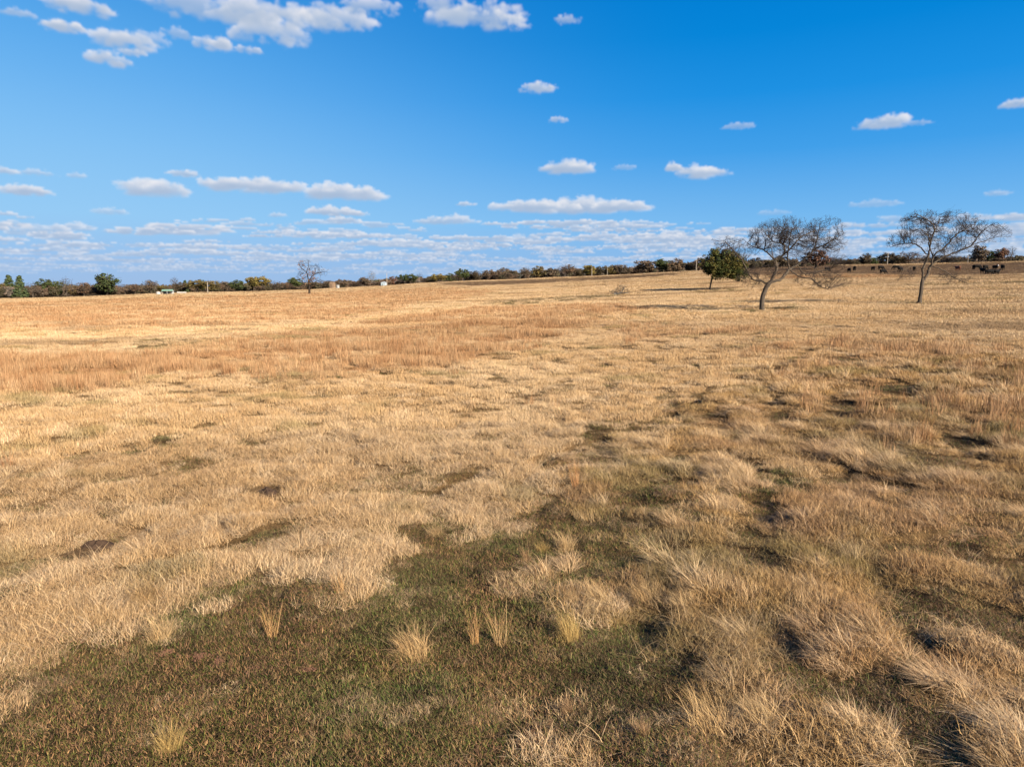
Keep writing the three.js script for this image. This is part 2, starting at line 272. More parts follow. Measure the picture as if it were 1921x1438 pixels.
// bare spots that the grass leaves open: place in the view, width, kind, label
const CLEAR = [[180, 1026, 52, 'dung', 'dark round cow pat in the straw grass near the left edge'], [500, 926, 44, 'dung', 'brown cow pat in the straw grass upslope of the turf'],
  [372, 1230, 34, 'dirt', 'largest red dirt patch left of the middle of its line'], [310, 1224, 30, 'dirt', 'red dirt patch second from the left below the pale tussock'], [410, 1241, 30, 'dirt', 'red dirt patch in the middle of its line'], [150, 1200, 26, 'dirt', 'red dirt patch at the left end of its line'], [484, 1250, 36, 'dirt', 'red dirt patch second from the right in its line'], [570, 1253, 38, 'dirt', 'red dirt patch at the right end of its line'],
  [1000, 1388, 92, 'litter', 'patch of crumbled brown leaf litter at the bottom edge of the view']];
const openSpots = CLEAR.map(([sx, sy, w, kind]) => { const [x, z] = onGround(sx, sy); return [x, z, w * Math.hypot(x, z, EYE) / 1330 * 0.5, kind === 'dung']; });

// ---------------------------------------------------------------- grass
const WIND = new THREE.Vector3(-0.72, 0, -0.69);
function bladesGeometry(n, seed, o) {   // n tapered, bent strips; o: radius, low, high (length), width, lean, droop, tints, fan
  const rnd = mulberry(seed), pos = [], nor = [], col = [], idx = [], p = new THREE.Vector3(), d = new THREE.Vector3(), side = new THREE.Vector3(), up = new THREE.Vector3(), nn = new THREE.Vector3();
  for (let i = 0; i < n; i++) {
    const q = Math.sqrt(rnd()) * o.radius, a = rnd() * TAU, len = lerp(o.low, o.high, Math.pow(rnd(), o.skew ?? 1)), yaw = o.fan ? a + (rnd() - 0.5) * 2.4 : rnd() * TAU, tilt = (o.lean ?? 0.4) * (0.25 + 0.95 * rnd());
    p.set(Math.cos(a) * q, (o.sink ?? -0.02) , Math.sin(a) * q);
    d.set(Math.cos(yaw) * Math.sin(tilt), Math.cos(tilt), Math.sin(yaw) * Math.sin(tilt)).addScaledVector(WIND, (o.wind ?? 0.25) * (0.4 + 0.9 * rnd())).normalize();
    side.set(Math.cos(yaw + 1.57 + (rnd() - 0.5) * 2.4), 0, Math.sin(yaw + 1.57 + (rnd() - 0.5) * 2.4)).normalize();
    const segs = o.segs ?? 2, w = o.width * (0.65 + 0.7 * rnd()), b = nor.length / 3, t = o.tints[Math.floor(rnd() * o.tints.length)], g = 0.8 + 0.4 * rnd(), droop = (o.droop ?? 0.4) * (0.4 + rnd()); let flip = false;
    for (let k = 0; k <= segs; k++) {
      const f = k / segs, wd = k === segs ? 0 : w * (1 - 0.55 * f);
      nn.crossVectors(side, d).normalize(); if (k === 0) { flip = nn.y < 0; } if (flip) nn.negate();
      nn.y += 0.25; nn.normalize();
      for (const s of k === segs ? [0] : [-0.5, 0.5]) { pos.push(p.x + side.x * wd * s, p.y + side.y * wd * s, p.z + side.z * wd * s); nor.push(nn.x, nn.y, nn.z); col.push(t[0] * g, t[1] * g, t[2] * g); }
      p.addScaledVector(d, len / segs);
      up.set(d.x, 0, d.z).addScaledVector(WIND, 0.3 * (o.wind ?? 0.25)); if (up.lengthSq() > 1e-6) up.normalize(); d.addScaledVector(up, droop / segs).add(new THREE.Vector3(0, -droop * 0.55 / segs, 0)).normalize();
    }
    for (let k = 0; k < segs; k++) { const e = b + k * 2, L = e + (flip ? 1 : 0), R = e + (flip ? 0 : 1); if (k < segs - 1) idx.push(L, R, R + 2, L, R + 2, L + 2); else idx.push(L, R, e + 2); }
  }
  const g = new THREE.BufferGeometry();
  g.setAttribute('position', new THREE.Float32BufferAttribute(pos, 3)); g.setAttribute('normal', new THREE.Float32BufferAttribute(nor, 3)); g.setAttribute('color', new THREE.Float32BufferAttribute(col, 3)); g.setIndex(idx);
  return g;
}
const straw = [[1, 1, 1], [1.12, 1.1, 1.06], [0.9, 0.86, 0.8], [1.05, 0.98, 0.86], [0.6, 0.52, 0.44], [1.18, 1.14, 1.05], [0.82, 0.7, 0.6]];
const turfTint = [[0.0418, 0.0623, 0.0152], [0.057, 0.076, 0.0198], [0.0798, 0.0874, 0.0274], [0.152, 0.1049, 0.0608], [0.1102, 0.076, 0.0456], [0.19, 0.1406, 0.0798], [0.0684, 0.0486, 0.0342], [0.1254, 0.0859, 0.0593]];
const grassMat = new THREE.MeshPhysicalMaterial({ vertexColors: true, roughness: 0.75, specularIntensity: 0.35, side: THREE.DoubleSide });
const variants = (n, f) => Array.from({ length: n }, (_, i) => f(i));
const kinds = {
  mat0: variants(6, (i) => bladesGeometry(240, 100 + i, { radius: 0.27, low: 0.05, high: 0.18, width: 0.0052, lean: 1.1, droop: 0.7, wind: 0.3, tints: straw })),
  mat1: variants(5, (i) => bladesGeometry(150, 120 + i, { radius: 0.42, low: 0.08, high: 0.23, width: 0.011, lean: 0.85, droop: 0.6, wind: 0.3, tints: straw })),
  mat2: variants(4, (i) => bladesGeometry(110, 140 + i, { radius: 0.9, low: 0.10, high: 0.28, width: 0.03, lean: 0.75, droop: 0.5, wind: 0.3, tints: straw })),
  tangle0: variants(5, (i) => bladesGeometry(46, 300 + i, { radius: 0.3, low: 0.18, high: 0.5, skew: 1.4, width: 0.0055, lean: 1.45, droop: 1.1, wind: 0.15, sink: 0.05, segs: 4, tints: straw })),
  tuft0: variants(6, (i) => bladesGeometry(210, 160 + i, { radius: 0.17, low: 0.18, high: 0.52, width: 0.0058, lean: 0.85, droop: 1.25, wind: 0.6, skew: 1.3, fan: true, segs: 3, tints: straw })),
  tuft1: variants(4, (i) => bladesGeometry(80, 180 + i, { radius: 0.16, low: 0.26, high: 0.55, width: 0.013, lean: 0.7, droop: 0.75, wind: 0.45, fan: true, segs: 3, tints: straw })),
  turf0: variants(6, (i) => bladesGeometry(300, 200 + i, { radius: 0.28, low: 0.02, high: 0.085, skew: 1.6, width: 0.0058, lean: 1.3, droop: 0.6, wind: 0.1, sink: -0.006, tints: turfTint })),
  sedge0: variants(5, (i) => bladesGeometry(46, 220 + i, { radius: 0.22, low: 0.25, high: 0.75, width: 0.008, lean: 0.26, droop: 0.16, wind: 0.12, segs: 3, tints: straw })),
  sedge1: variants(4, (i) => bladesGeometry(70, 240 + i, { radius: 0.42, low: 0.22, high: 0.78, width: 0.014, lean: 0.24, droop: 0.14, wind: 0.12, tints: straw })),
  sedge2: variants(4, (i) => bladesGeometry(60, 260 + i, { radius: 0.9, low: 0.35, high: 0.8, width: 0.045, lean: 0.22, droop: 0.12, wind: 0.12, tints: straw })),
};
const bag = Object.fromEntries(Object.entries(kinds).map(([k, v]) => [k, v.map(() => ({ m: [], c: [] }))]));
const M4 = new THREE.Matrix4(), Q = new THREE.Quaternion(), V = new THREE.Vector3(), SC = new THREE.Vector3(), UPV = new THREE.Vector3(0, 1, 0), E = new THREE.Euler();
function plant(kind, rnd, x, z, wide, tall, turn, c) {
  const b = bag[kind][Math.floor(rnd() * bag[kind].length)];
  E.set((rnd() - 0.5) * 0.14, turn, (rnd() - 0.5) * 0.14); Q.setFromEuler(E);
  M4.compose(V.set(x, ground(x, z), z), Q, SC.set(wide, tall, wide)); b.m.push(...M4.elements); b.c.push(c[0], c[1], c[2]);
}
const tanA = [0.43, 0.316, 0.183], tanB = [0.385, 0.265, 0.138], tanC = [0.49, 0.375, 0.235], rust = [0.275, 0.15, 0.07], rustB = [0.22, 0.114, 0.052], brown = [0.17, 0.115, 0.066], oliveC = [0.15, 0.13, 0.05], roughC = [0.29, 0.185, 0.08], gold = [0.385, 0.255, 0.11];
const mix3 = (a, b, t) => [lerp(a[0], b[0], t), lerp(a[1], b[1], t), lerp(a[2], b[2], t)];
{
  const rnd = mulberry(99), HALF = degToRad(47);
  for (let r = 3.6; r < 372;) {
    const size = 0.17 + 0.0042 * r, step = size * 0.9, arc = 2 * HALF * r, n = Math.ceil(arc / (size * 0.95));
    for (let i = 0; i < n; i++) {
      const rr = r + (rnd() - 0.5) * step * 1.4, phi = -HALF + (i + rnd()) / n * 2 * HALF, x = Math.sin(phi) * rr, z = -Math.cos(phi) * rr, q = zone(x, z);
      if (rr < 26 && openSpots.some(([ox, oz, R, open]) => open && Math.hypot(x - ox, z - oz) < R + 0.3)) continue;
      const hum = lumps(x, z), blot = fbm(x * 0.16, z * 0.16 + 9, 4), fine = vn(x * 2.7, z * 2.7 + 8), turn = (rnd() - 0.5) * 1.5;
      let c = mix3(tanA, tanB, sstep(0.35, 0.65, blot)); c = mix3(c, tanC, sstep(0.55, 0.8, fine) * 0.7); c = mix3(c, rust, Math.min(0.85, q.sedge));
      const streak = fbm(x * 0.05 + 3, z * 0.12, 3);
      const edge = q.turf - 0.33 + (rnd() - 0.5) * 0.5 - (hum - 0.5) * 1.5 - (vn(x * 2.6 + 4, z * 2.6) - 0.5) * 0.35;
      if (edge > 0) {
        const t1 = fbm(x * 0.6 + 5, z * 0.6, 3), t2 = fbm(x * 1.9, z * 1.9 + 60, 2); let tc = mix3([1.12, 1.2, 0.8], [1.45, 1.14, 0.88], sstep(0.4, 0.6, t1 + (rnd() - 0.5) * 0.15)); tc = mix3(tc, [0.8, 0.72, 0.6], 0.8 * sstep(0.58, 0.72, t2)); tc = mix3(tc, [1.55, 1.25, 0.92], 0.9 * sstep(0.6, 0.75, 1 - t2));
        if (rr < 45) { plant('turf0', rnd, x, z, 1.1 * Math.max(1, size / 0.24), 0.6 + 0.9 * rnd(), rnd() * TAU, tc);
          const p = 0.05 + 0.3 * sstep(0.5, 0.72, hum) + 0.55 * (1 - sstep(0, 0.45, edge)); if (rnd() < p) plant('mat0', rnd, x, z, 0.45 + 0.5 * rnd(), 0.3 + 0.45 * rnd(), rnd() * TAU, mix3(brown, tanA, rnd())); }
        continue;
      }
      if (q.trail > 0.2 + 0.35 * rnd()) { if (rr < 30 && rnd() < 0.7) plant('turf0', rnd, x, z, 1, 0.7, rnd() * TAU, [1, 0.9, 0.75]); continue; }
      if (q.grazed > 0.5) { if (rnd() < 0.5) plant('mat2', rnd, x, z, size / 0.9, 0.45, turn, mix3(brown, tanB, 0.55 * rnd())); continue; }
      if (q.olive > 0.5 && rnd() < 0.75) { plant(rr < 70 ? 'mat1' : 'mat2', rnd, x, z, rr < 70 ? size / 0.42 : size / 0.9, 0.45, turn, mix3(oliveC, brown, rnd())); continue; }
      if (q.rough > 0.5 + (rnd() - 0.5) * 0.4) {
        const gap = sstep(0.36, 0.5, hum);
        if (rnd() > gap + 0.10) { if (rr < 34 && rnd() < 0.8) plant('turf0', rnd, x, z, Math.max(1, size / 0.24), 1.1, rnd() * TAU, [1.1, 1, 0.9]); continue; }
        c = mix3(mix3(roughC, gold, rnd()), tanA, sstep(0.5, 0.75, fine) * 0.6); c = mix3(c, oliveC, 0.65 * sstep(0.5, 0.68, fbm(x * 0.4 + 77, z * 0.4, 3)));
        const tall = (0.6 + 0.75 * sstep(0.42, 0.72, hum)) * (0.8 + 0.4 * rnd()), comb = sstep(0.5, 0.66, fbm(x * 0.42 + 15, z * 0.42 + 4, 3)), way = rnd() < 0.55 ? rnd() * TAU : turn;
        c = mix3(c, [0.31, 0.19, 0.098], 0.6 * sstep(0.5, 0.7, fbm(x * 0.7 + 90, z * 0.7, 3)));
        if (rr < 30) { plant('mat0', rnd, x, z, 1.1 * Math.max(1, size / 0.25), tall, way, c); if (rnd() < 0.03 + 0.5 * comb) plant('tuft0', rnd, x, z, 0.75 + 0.5 * rnd(), tall * (0.5 + 0.5 * rnd()), turn, mix3(c, tanC, 0.45)); }
        else { plant('mat1', rnd, x, z, size / 0.36, tall * 1.1, way, c); if (rnd() < 0.04 + 0.35 * comb) plant('tuft1', rnd, x, z, 1.1, 0.7 * tall, turn, mix3(c, tanC, 0.4)); }
      } else {
        const tall = (0.5 + 0.55 * sstep(0.3, 0.7, hum) + 0.6 * sstep(0.45, 0.75, fbm(x * 1.7 + 13, z * 1.7, 2))) * (0.85 + 0.3 * rnd()) * (q.pale > 0.5 ? 0.75 : 1), hole = sstep(0.27, 0.40, hum + lerp(0.11, 0.0, sstep(-8, 18, x)) + 0.09 * (fbm(x * 0.3 + 21, z * 0.3, 3) - 0.5));
        c = mix3(c, tanC, 0.2 * q.pale); c = mix3(c, oliveC, 0.55 * sstep(0.64, 0.78, fbm(x * 0.33 + 70, z * 0.33, 3))); if (rr > 60) c = mix3(c, brown, 0.55 * sstep(0.56, 0.72, streak));
        if (rnd() > hole + 0.25) { if (rr < 26) plant('turf0', rnd, x, z, 1.1, 1, rnd() * TAU, [1.3, 1.05, 0.85]); }
        else if (rr < 24) { plant('mat0', rnd, x, z, 1.12 * Math.max(1, size / 0.24), tall, turn, c); if (rr < 17) plant('mat0', rnd, x + (rnd() - 0.5) * 0.2, z + (rnd() - 0.5) * 0.2, 1.1, tall * 0.85, rnd() * TAU, c); }
        else if (rr < 78) plant('mat1', rnd, x, z, size / 0.36, tall, turn, c);
        else plant('mat2', rnd, x, z, size / 0.75, tall * 0.95, turn, c);
        if (rr < 40 && rnd() < 0.02) plant('tuft0', rnd, x, z, 1.1, 0.55 + 0.35 * rnd(), turn, tanA);
      }
      if (rr < 26 && rnd() < 0.22) plant('tangle0', rnd, x, z, 0.7 + 0.4 * rnd(), 0.6 + 0.6 * rnd(), rnd() * TAU, mix3(mix3(c, tanC, 0.5 * rnd()), brown, rnd() < 0.3 ? 0.6 : 0));
      const clump = fbm(x * 0.16 + 50, z * 0.42, 4), ps = q.sedge * 0.85 * sstep(0.44, 0.6, clump + (q.sedge > 0.6 ? 0.02 : -0.05) + (vn(x * 0.9, z * 0.9 + 33) - 0.5) * 0.22) * (1 - q.pale) + (rr > 20 && rr < 120 ? 0.0015 : 0);
      if (rnd() < ps) {
        const cc = mix3(mix3(rust, rustB, rnd()), tanA, 0.6 * rnd()), t = 0.75 + 0.5 * rnd();
        if (rr < 40) plant('sedge0', rnd, x, z, 1.1, t, rnd() * TAU, cc); else if (rr < 90) plant('sedge1', rnd, x, z, Math.max(0.9, size / 0.4), t * 0.85, rnd() * TAU, cc); else plant('sedge2', rnd, x, z, size / 0.8, t * 0.75, rnd() * TAU, cc);
      }
    }
    r += step;
  }
  const about = { mat: ['straw_grass', 'pale straw coloured dead grass matted over the whole pasture', 'grass'], tangle: ['fallen_stems', 'bent and fallen dead stems tangled through the near grass', 'grass'], tuft: ['bunch_grass', 'loose leaning bunches of tan grass in the rough right foreground', 'grass'], turf: ['green_turf', 'short green and brown turf in the bare foreground patch', 'turf'], sedge: ['broom_sedge', 'upright rust coloured sedge stems in bands across the field', 'sedge'] };
  let total = 0;
  for (const [k, list] of Object.entries(bag)) list.forEach((b, i) => {
    const n = b.m.length / 16; if (!n) return; total += n;
    const im = new THREE.InstancedMesh(kinds[k][i], grassMat, n); im.instanceMatrix.array.set(b.m); im.instanceColor = new THREE.InstancedBufferAttribute(new Float32Array(b.c), 3);
    const [name, label, category] = about[k.replace(/\d/, '')]; tag(im, label, category, label.split(' ').slice(0, 4).join(' '), 'stuff'); add(im, name);
  });
  console.log('grass patches', total);
}

// ---------------------------------------------------------------- trees
const barkTex = (() => {
  const S = 256, d = new Uint8Array(S * S * 4);
  for (let y = 0; y < S; y++) for (let x = 0; x < S; x++) { const n = 0.5 * vn(x / 4, y / 22) + 0.3 * vn(x / 2 + 7, y / 8) + 0.2 * vn(x / 18 + 3, y / 18), v = clamp(90 + 190 * (n - 0.2), 0, 255), k = (y * S + x) * 4; d[k] = v; d[k + 1] = v; d[k + 2] = v; d[k + 3] = 255; }
  const t = new THREE.DataTexture(d, S, S); t.wrapS = t.wrapT = THREE.RepeatWrapping; t.magFilter = THREE.LinearFilter; t.colorSpace = THREE.SRGBColorSpace; t.needsUpdate = true; return t;
})();
const barkMat = (c) => new THREE.MeshPhysicalMaterial({ color: new THREE.Color(...c), map: barkTex, roughness: 0.95, specularIntensity: 0.2 });
const leafMat = (c) => new THREE.MeshPhysicalMaterial({ color: new THREE.Color(...c), vertexColors: true, roughness: 0.85, specularIntensity: 0.2, side: THREE.DoubleSide, transmission: 0 });
// nodes: [x, y, z, parent, radius]; splits thick wood from twigs and wraps every unbroken run of wood in one tapering tube
function woodGeometry(nodes, from, to) {
  const kids = nodes.map(() => []); nodes.forEach((n, i) => { if (n[3] >= 0) kids[n[3]].push(i); });
  const pos = [], nor = [], uv = [], idx = [], t = new THREE.Vector3(), s = new THREE.Vector3(), b = new THREE.Vector3();
  const tube = (run) => {
    const R = run.map((i) => nodes[i][4]), sides = R[0] > 0.12 ? 9 : R[0] > 0.05 ? 6 : R[0] > 0.02 ? 4 : 3, at = pos.length / 3; let len = 0; s.set(0.31, 0.2, 0.93);
    run.forEach((i, k) => {
      const n = nodes[i], a = nodes[run[Math.max(0, k - 1)]], c = nodes[run[Math.min(run.length - 1, k + 1)]]; t.set(c[0] - a[0], c[1] - a[1], c[2] - a[2]); if (t.lengthSq() < 1e-10) t.set(0, 1, 0); t.normalize();
      if (Math.abs(s.dot(t)) > 0.98) s.set(t.y, t.z, t.x); s.addScaledVector(t, -s.dot(t)).normalize(); b.crossVectors(t, s);
      if (k) len += Math.hypot(n[0] - a[0], n[1] - a[1], n[2] - a[2]);
      const r = k === 0 && run.length > 1 ? Math.min(R[0], R[1] * 1.25) : R[k];
      for (let j = 0; j <= sides; j++) { const w = j / sides * TAU, cx = Math.cos(w), sx = Math.sin(w), nx = s.x * cx + b.x * sx, ny = s.y * cx + b.y * sx, nz = s.z * cx + b.z * sx, lump = r > 0.06 ? 1 + 0.16 * (vn(w * 2 + i, len * 3) - 0.5) : 1; pos.push(n[0] + nx * r * lump, n[1] + ny * r * lump, n[2] + nz * r * lump); nor.push(nx, ny, nz); uv.push(j / sides * Math.max(1, Math.round(r * 8)), len * 0.8); }
    });
    for (let k = 0; k + 1 < run.length; k++) for (let j = 0; j < sides; j++) { const p = at + k * (sides + 1) + j, q = p + sides + 1; idx.push(p, p + 1, q + 1, p, q + 1, q); }
  };
  const keep = (i) => nodes[i][4] >= from && nodes[i][4] < to;
  const open = [[-1, 0]];
  while (open.length) {
    let [par, i] = open.pop(), run = par >= 0 && keep(i) ? [par] : [];
    for (;;) {
      if (keep(i)) run.push(i); else { if (run.length > 1) tube(run); run = []; }
      const k = kids[i].slice().sort((p, q) => nodes[q][4] - nodes[p][4]); if (!k.length) break;
      for (const o of k.slice(1)) open.push([i, o]);
      if (!keep(i) && keep(k[0])) run = [i];
      i = k[0];
    }
    if (run.length > 1) tube(run);
  }
  const g = new THREE.BufferGeometry(); g.setAttribute('position', new THREE.Float32BufferAttribute(pos, 3)); g.setAttribute('normal', new THREE.Float32BufferAttribute(nor, 3)); g.setAttribute('uv', new THREE.Float32BufferAttribute(uv, 2)); g.setIndex(idx); return g;
}
// limbs: polylines of [x, y, z] in metres from the foot; lobes: [x, y, z, rx, ry, rz] that the twigs grow to fill
function growTree(o) {
  const rnd = mulberry(o.seed), nodes = [], step = o.step;
  const nearest = (p) => { let m = 1e9, k = 0; nodes.forEach((n, i) => { const q = (n[0] - p[0]) ** 2 + (n[1] - p[1]) ** 2 + (n[2] - p[2]) ** 2; if (q < m) { m = q; k = i; } }); return k; };
  o.limbs.forEach((L, li) => {
    let par = li ? nearest(L[0]) : -1;
    if (!li) { nodes.push([...L[0], -1, 0]); par = 0; }
    const c = new THREE.CatmullRomCurve3(L.map((p) => new THREE.Vector3(...p))), n = Math.max(2, Math.round(c.getLength() / step)), wob = li ? step * 0.35 : step * 0.1;
    for (let i = 1; i <= n; i++) { const p = c.getPoint(i / n); nodes.push([p.x + (rnd() - 0.5) * wob, p.y + (rnd() - 0.5) * wob, p.z + (rnd() - 0.5) * wob, par, 0]); par = nodes.length - 1; }
  });
  const A = [], vol = o.lobes.map((l) => l[3] * l[4] * l[5]), all = vol.reduce((a, b) => a + b, 0);
  o.lobes.forEach((l, li) => { const n = Math.round(o.points * vol[li] / all); for (let i = 0; i < n; i++) { let x, y, z; do { x = rnd() * 2 - 1; y = rnd() * 2 - 1; z = rnd() * 2 - 1; } while (x * x + y * y + z * z > 1); A.push([l[0] + x * l[3], l[1] + y * l[4], l[2] + z * l[5], 0, 1e9]); } });
  let fresh = 0; const kids = nodes.map(() => []);
  for (let it = 0; it < 90; it++) {
    for (const a of A) for (let i = fresh; i < nodes.length; i++) { const n = nodes[i], q = (n[0] - a[0]) ** 2 + (n[1] - a[1]) ** 2 + (n[2] - a[2]) ** 2; if (q < a[4]) { a[4] = q; a[3] = i; } }
    fresh = nodes.length;
    for (let k = A.length - 1; k >= 0; k--) if (A[k][4] < o.kill * o.kill) { A[k] = A[A.length - 1]; A.pop(); }
    const pull = new Map();
    for (const a of A) if (a[4] < o.reach * o.reach) { const n = nodes[a[3]], d = Math.sqrt(a[4]), v = pull.get(a[3]) ?? [0, 0, 0]; v[0] += (a[0] - n[0]) / d; v[1] += (a[1] - n[1]) / d; v[2] += (a[2] - n[2]) / d; pull.set(a[3], v); }
    if (!pull.size) break;
    for (const [i, v] of pull) {
      const n = nodes[i], w = [v[0] + (rnd() - 0.5) * 0.3, v[1] + (rnd() - 0.5) * 0.3 + (o.rise ?? 0.1), v[2] + (rnd() - 0.5) * 0.3], l = Math.hypot(...w) || 1, p = [n[0] + w[0] / l * step, n[1] + w[1] / l * step, n[2] + w[2] / l * step];
      if (kids[i].some((k) => Math.hypot(nodes[k][0] - p[0], nodes[k][1] - p[1], nodes[k][2] - p[2]) < step * 0.35)) continue;
      kids[i].push(nodes.length); kids.push([]); nodes.push([...p, i, 0]);
    }
  }
  // fine twigs off the outer wood
  const tips = nodes.length, kid = new Array(tips).fill(0); nodes.forEach((n) => { if (n[3] >= 0) kid[n[3]]++; });
  for (let i = 40; i < tips; i++) {
    const n = nodes[i], p = nodes[Math.max(0, n[3])]; if (kid[i] > 1) continue; const many = kid[i] === 0 ? (o.twigs ?? 2) : rnd() < (o.side ?? 0.5) ? 1 : 0;
    for (let k = 0; k < many; k++) { let d = [n[0] - p[0], n[1] - p[1] + 0.02, n[2] - p[2]], l = Math.hypot(...d) || 1, par = i; d = d.map((v) => v / l + (rnd() - 0.5) * 1.5); l = Math.hypot(...d); const long = step * (1.0 + 1.6 * rnd()); for (let s = 1; s <= 2; s++) { nodes.push([n[0] + d[0] / l * long * s * 0.6 + (rnd() - 0.5) * 0.1 * step, n[1] + d[1] / l * long * s * 0.6 + 0.04 * s * s, n[2] + d[2] / l * long * s * 0.6, par, 0]); par = nodes.length - 1; } }
  }
  const e = o.pipe ?? 2.35, sum = new Array(nodes.length).fill(0);
  for (let i = nodes.length - 1; i >= 0; i--) { if (!sum[i]) sum[i] = o.tip ** e; nodes[i][4] = sum[i] ** (1 / e); if (nodes[i][3] >= 0) sum[nodes[i][3]] += sum[i]; }
  // parents of guide limbs may come later than their children in number order only for limbs, so sweep once more towards the root
  for (let i = nodes.length - 1; i > 0; i--) { const p = nodes[nodes[i][3]]; if (p[4] < nodes[i][4]) p[4] = nodes[i][4]; }
  const k = o.trunk ? o.trunk / nodes[0][4] : 1; if (o.trunk) for (const n of nodes) n[4] = n[4] < 0.02 ? n[4] : n[4] * lerp(1, k, sstep(nodes[0][4] * 0.25, nodes[0][4] * 0.95, n[4]));
  for (const n of nodes) if (n[1] < 0.55) n[4] *= 1 + 0.75 * (1 - clamp(n[1], 0, 0.55) / 0.55) ** 2;     // root flare
  return nodes;
}
// forking growth for the two big bare trees: guide limbs, then side branches, boughs and twigs that reach outwards and up
function forkTree(o) {
  const rnd = mulberry(o.seed), nodes = [], V3 = THREE.Vector3, heart = new V3(...o.heart), d = new V3(), out = new V3();
  const nearest = (p) => { let m = 1e9, k = 0; nodes.forEach((n, i) => { const q = (n[0] - p[0]) ** 2 + (n[1] - p[1]) ** 2 + (n[2] - p[2]) ** 2; if (q < m) { m = q; k = i; } }); return k; };
  function shoot(par, dir, len, level) {
    const steps = Math.max(3, Math.round(len / [0, 0.22, 0.16, 0.11, 0.09][level])), sl = len / steps; let p = par, q = new V3(nodes[par][0], nodes[par][1], nodes[par][2]), v = dir.clone(), side = rnd() < 0.5 ? 1 : -1; const made = [];
    for (let i = 1; i <= steps; i++) {
      if (level > 1 && !o.lobes.some((l) => ((q.x - l[0]) / l[3]) ** 2 + ((q.y - l[1]) / l[4]) ** 2 + ((q.z - l[2]) / l[5]) ** 2 < 1.25)) break;
      out.copy(q).sub(heart).normalize(); v.addScaledVector(out, 0.05).add(d.set((rnd() - 0.5) * 0.42, (rnd() - 0.5) * 0.36 + 0.02, (rnd() - 0.5) * 0.42)).normalize(); q.addScaledVector(v, sl); nodes.push([q.x, q.y, q.z, p, 0]); p = nodes.length - 1; made.push([p, v.clone(), i / steps]);
    }
    if (level >= 4 || !made.length) return;
    for (const [k, w, f] of made) {
      if (f < 0.12 || rnd() > o.bud[level]) continue; side = -side;
      const turn = new V3(rnd() - 0.5, rnd() - 0.5, rnd() - 0.5).cross(w).normalize(), c = w.clone().multiplyScalar(Math.cos(0.8 + 0.4 * rnd())).addScaledVector(turn, side * Math.sin(1.0)).normalize();
      shoot(k, c, clamp(len, 0.5, 1.6) * (0.42 + 0.3 * rnd()) * (1.1 - 0.4 * f), level + 1);
    }
    if (level < 3) for (let k = 0; k < 2; k++) shoot(p, v.clone().add(new V3(rnd() - 0.5, rnd() - 0.35, rnd() - 0.5).multiplyScalar(1.3)).normalize(), len * (0.3 + 0.2 * rnd()), level + 1);
  }
  const starts = [];
  o.limbs.forEach((L, li) => {
    let par = li ? nearest(L[0]) : -1; if (!li) { nodes.push([...L[0], -1, 0]); par = 0; }
    const c = new THREE.CatmullRomCurve3(L.map((p) => new V3(...p))), total = c.getLength(), n = Math.max(3, Math.round(total / 0.22)), wob = li ? 0.09 : 0.02;
    for (let i = 1; i <= n; i++) { const p = c.getPoint(i / n); nodes.push([p.x + (rnd() - 0.5) * wob, p.y + (rnd() - 0.5) * wob, p.z + (rnd() - 0.5) * wob, par, 0]); par = nodes.length - 1; if (li && i / n > (o.clear ?? 0.22)) starts.push([par, c.getTangent(i / n), i / n, total]); }
  });
  // boughs reach from the limbs to points spread evenly through the crown
  const vol = o.lobes.map((l) => (l[3] * l[4] * l[5]) ** 0.62), all = vol.reduce((a, b) => a + b, 0), t = new V3();
  for (let n = 0; n < o.boughs; n++) {
    let pick = rnd() * all, li = 0; while (pick > vol[li]) pick -= vol[li++]; const l = o.lobes[li]; let x, y, z; do { x = rnd() * 2 - 1; y = rnd() * 2 - 1; z = rnd() * 2 - 1; } while (x * x + y * y + z * z > 1); t.set(l[0] + x * l[3], l[1] + y * l[4], l[2] + z * l[5]);
    let m = 1e9, k = -1; for (const [i, , f] of starts) { const q = nodes[i], dd = Math.hypot(q[0] - t.x, q[1] - t.y, q[2] - t.z) * (1 + 0.25 * f); if (dd < m) { m = dd; k = i; } }
    const q = nodes[k], len = Math.hypot(q[0] - t.x, q[1] - t.y, q[2] - t.z); if (len < 0.25 || len > 3.6) continue;
    shoot(k, t.clone().sub(new V3(q[0], q[1], q[2])).normalize(), len, 1);
  }
  const e = 2.65, sum = new Array(nodes.length).fill(0), order = nodes.map((_, i) => i), depth = nodes.map(() => 0); nodes.forEach((n, i) => { depth[i] = n[3] >= 0 ? depth[n[3]] + 1 : 0; }); order.sort((a, b) => depth[b] - depth[a]);
  for (const i of order) { if (!sum[i]) sum[i] = o.tip ** e; nodes[i][4] = sum[i] ** (1 / e); if (nodes[i][3] >= 0) sum[nodes[i][3]] += sum[i]; }
  const k = o.trunk / nodes[0][4]; for (const n of nodes) n[4] *= lerp(1, k, sstep(nodes[0][4] * 0.3, nodes[0][4] * 0.9, n[4]));
  for (const n of nodes) if (n[1] < 0.6) n[4] *= 1 + 0.8 * (1 - clamp(n[1], 0, 0.6) / 0.6) ** 2;
  return nodes;
}
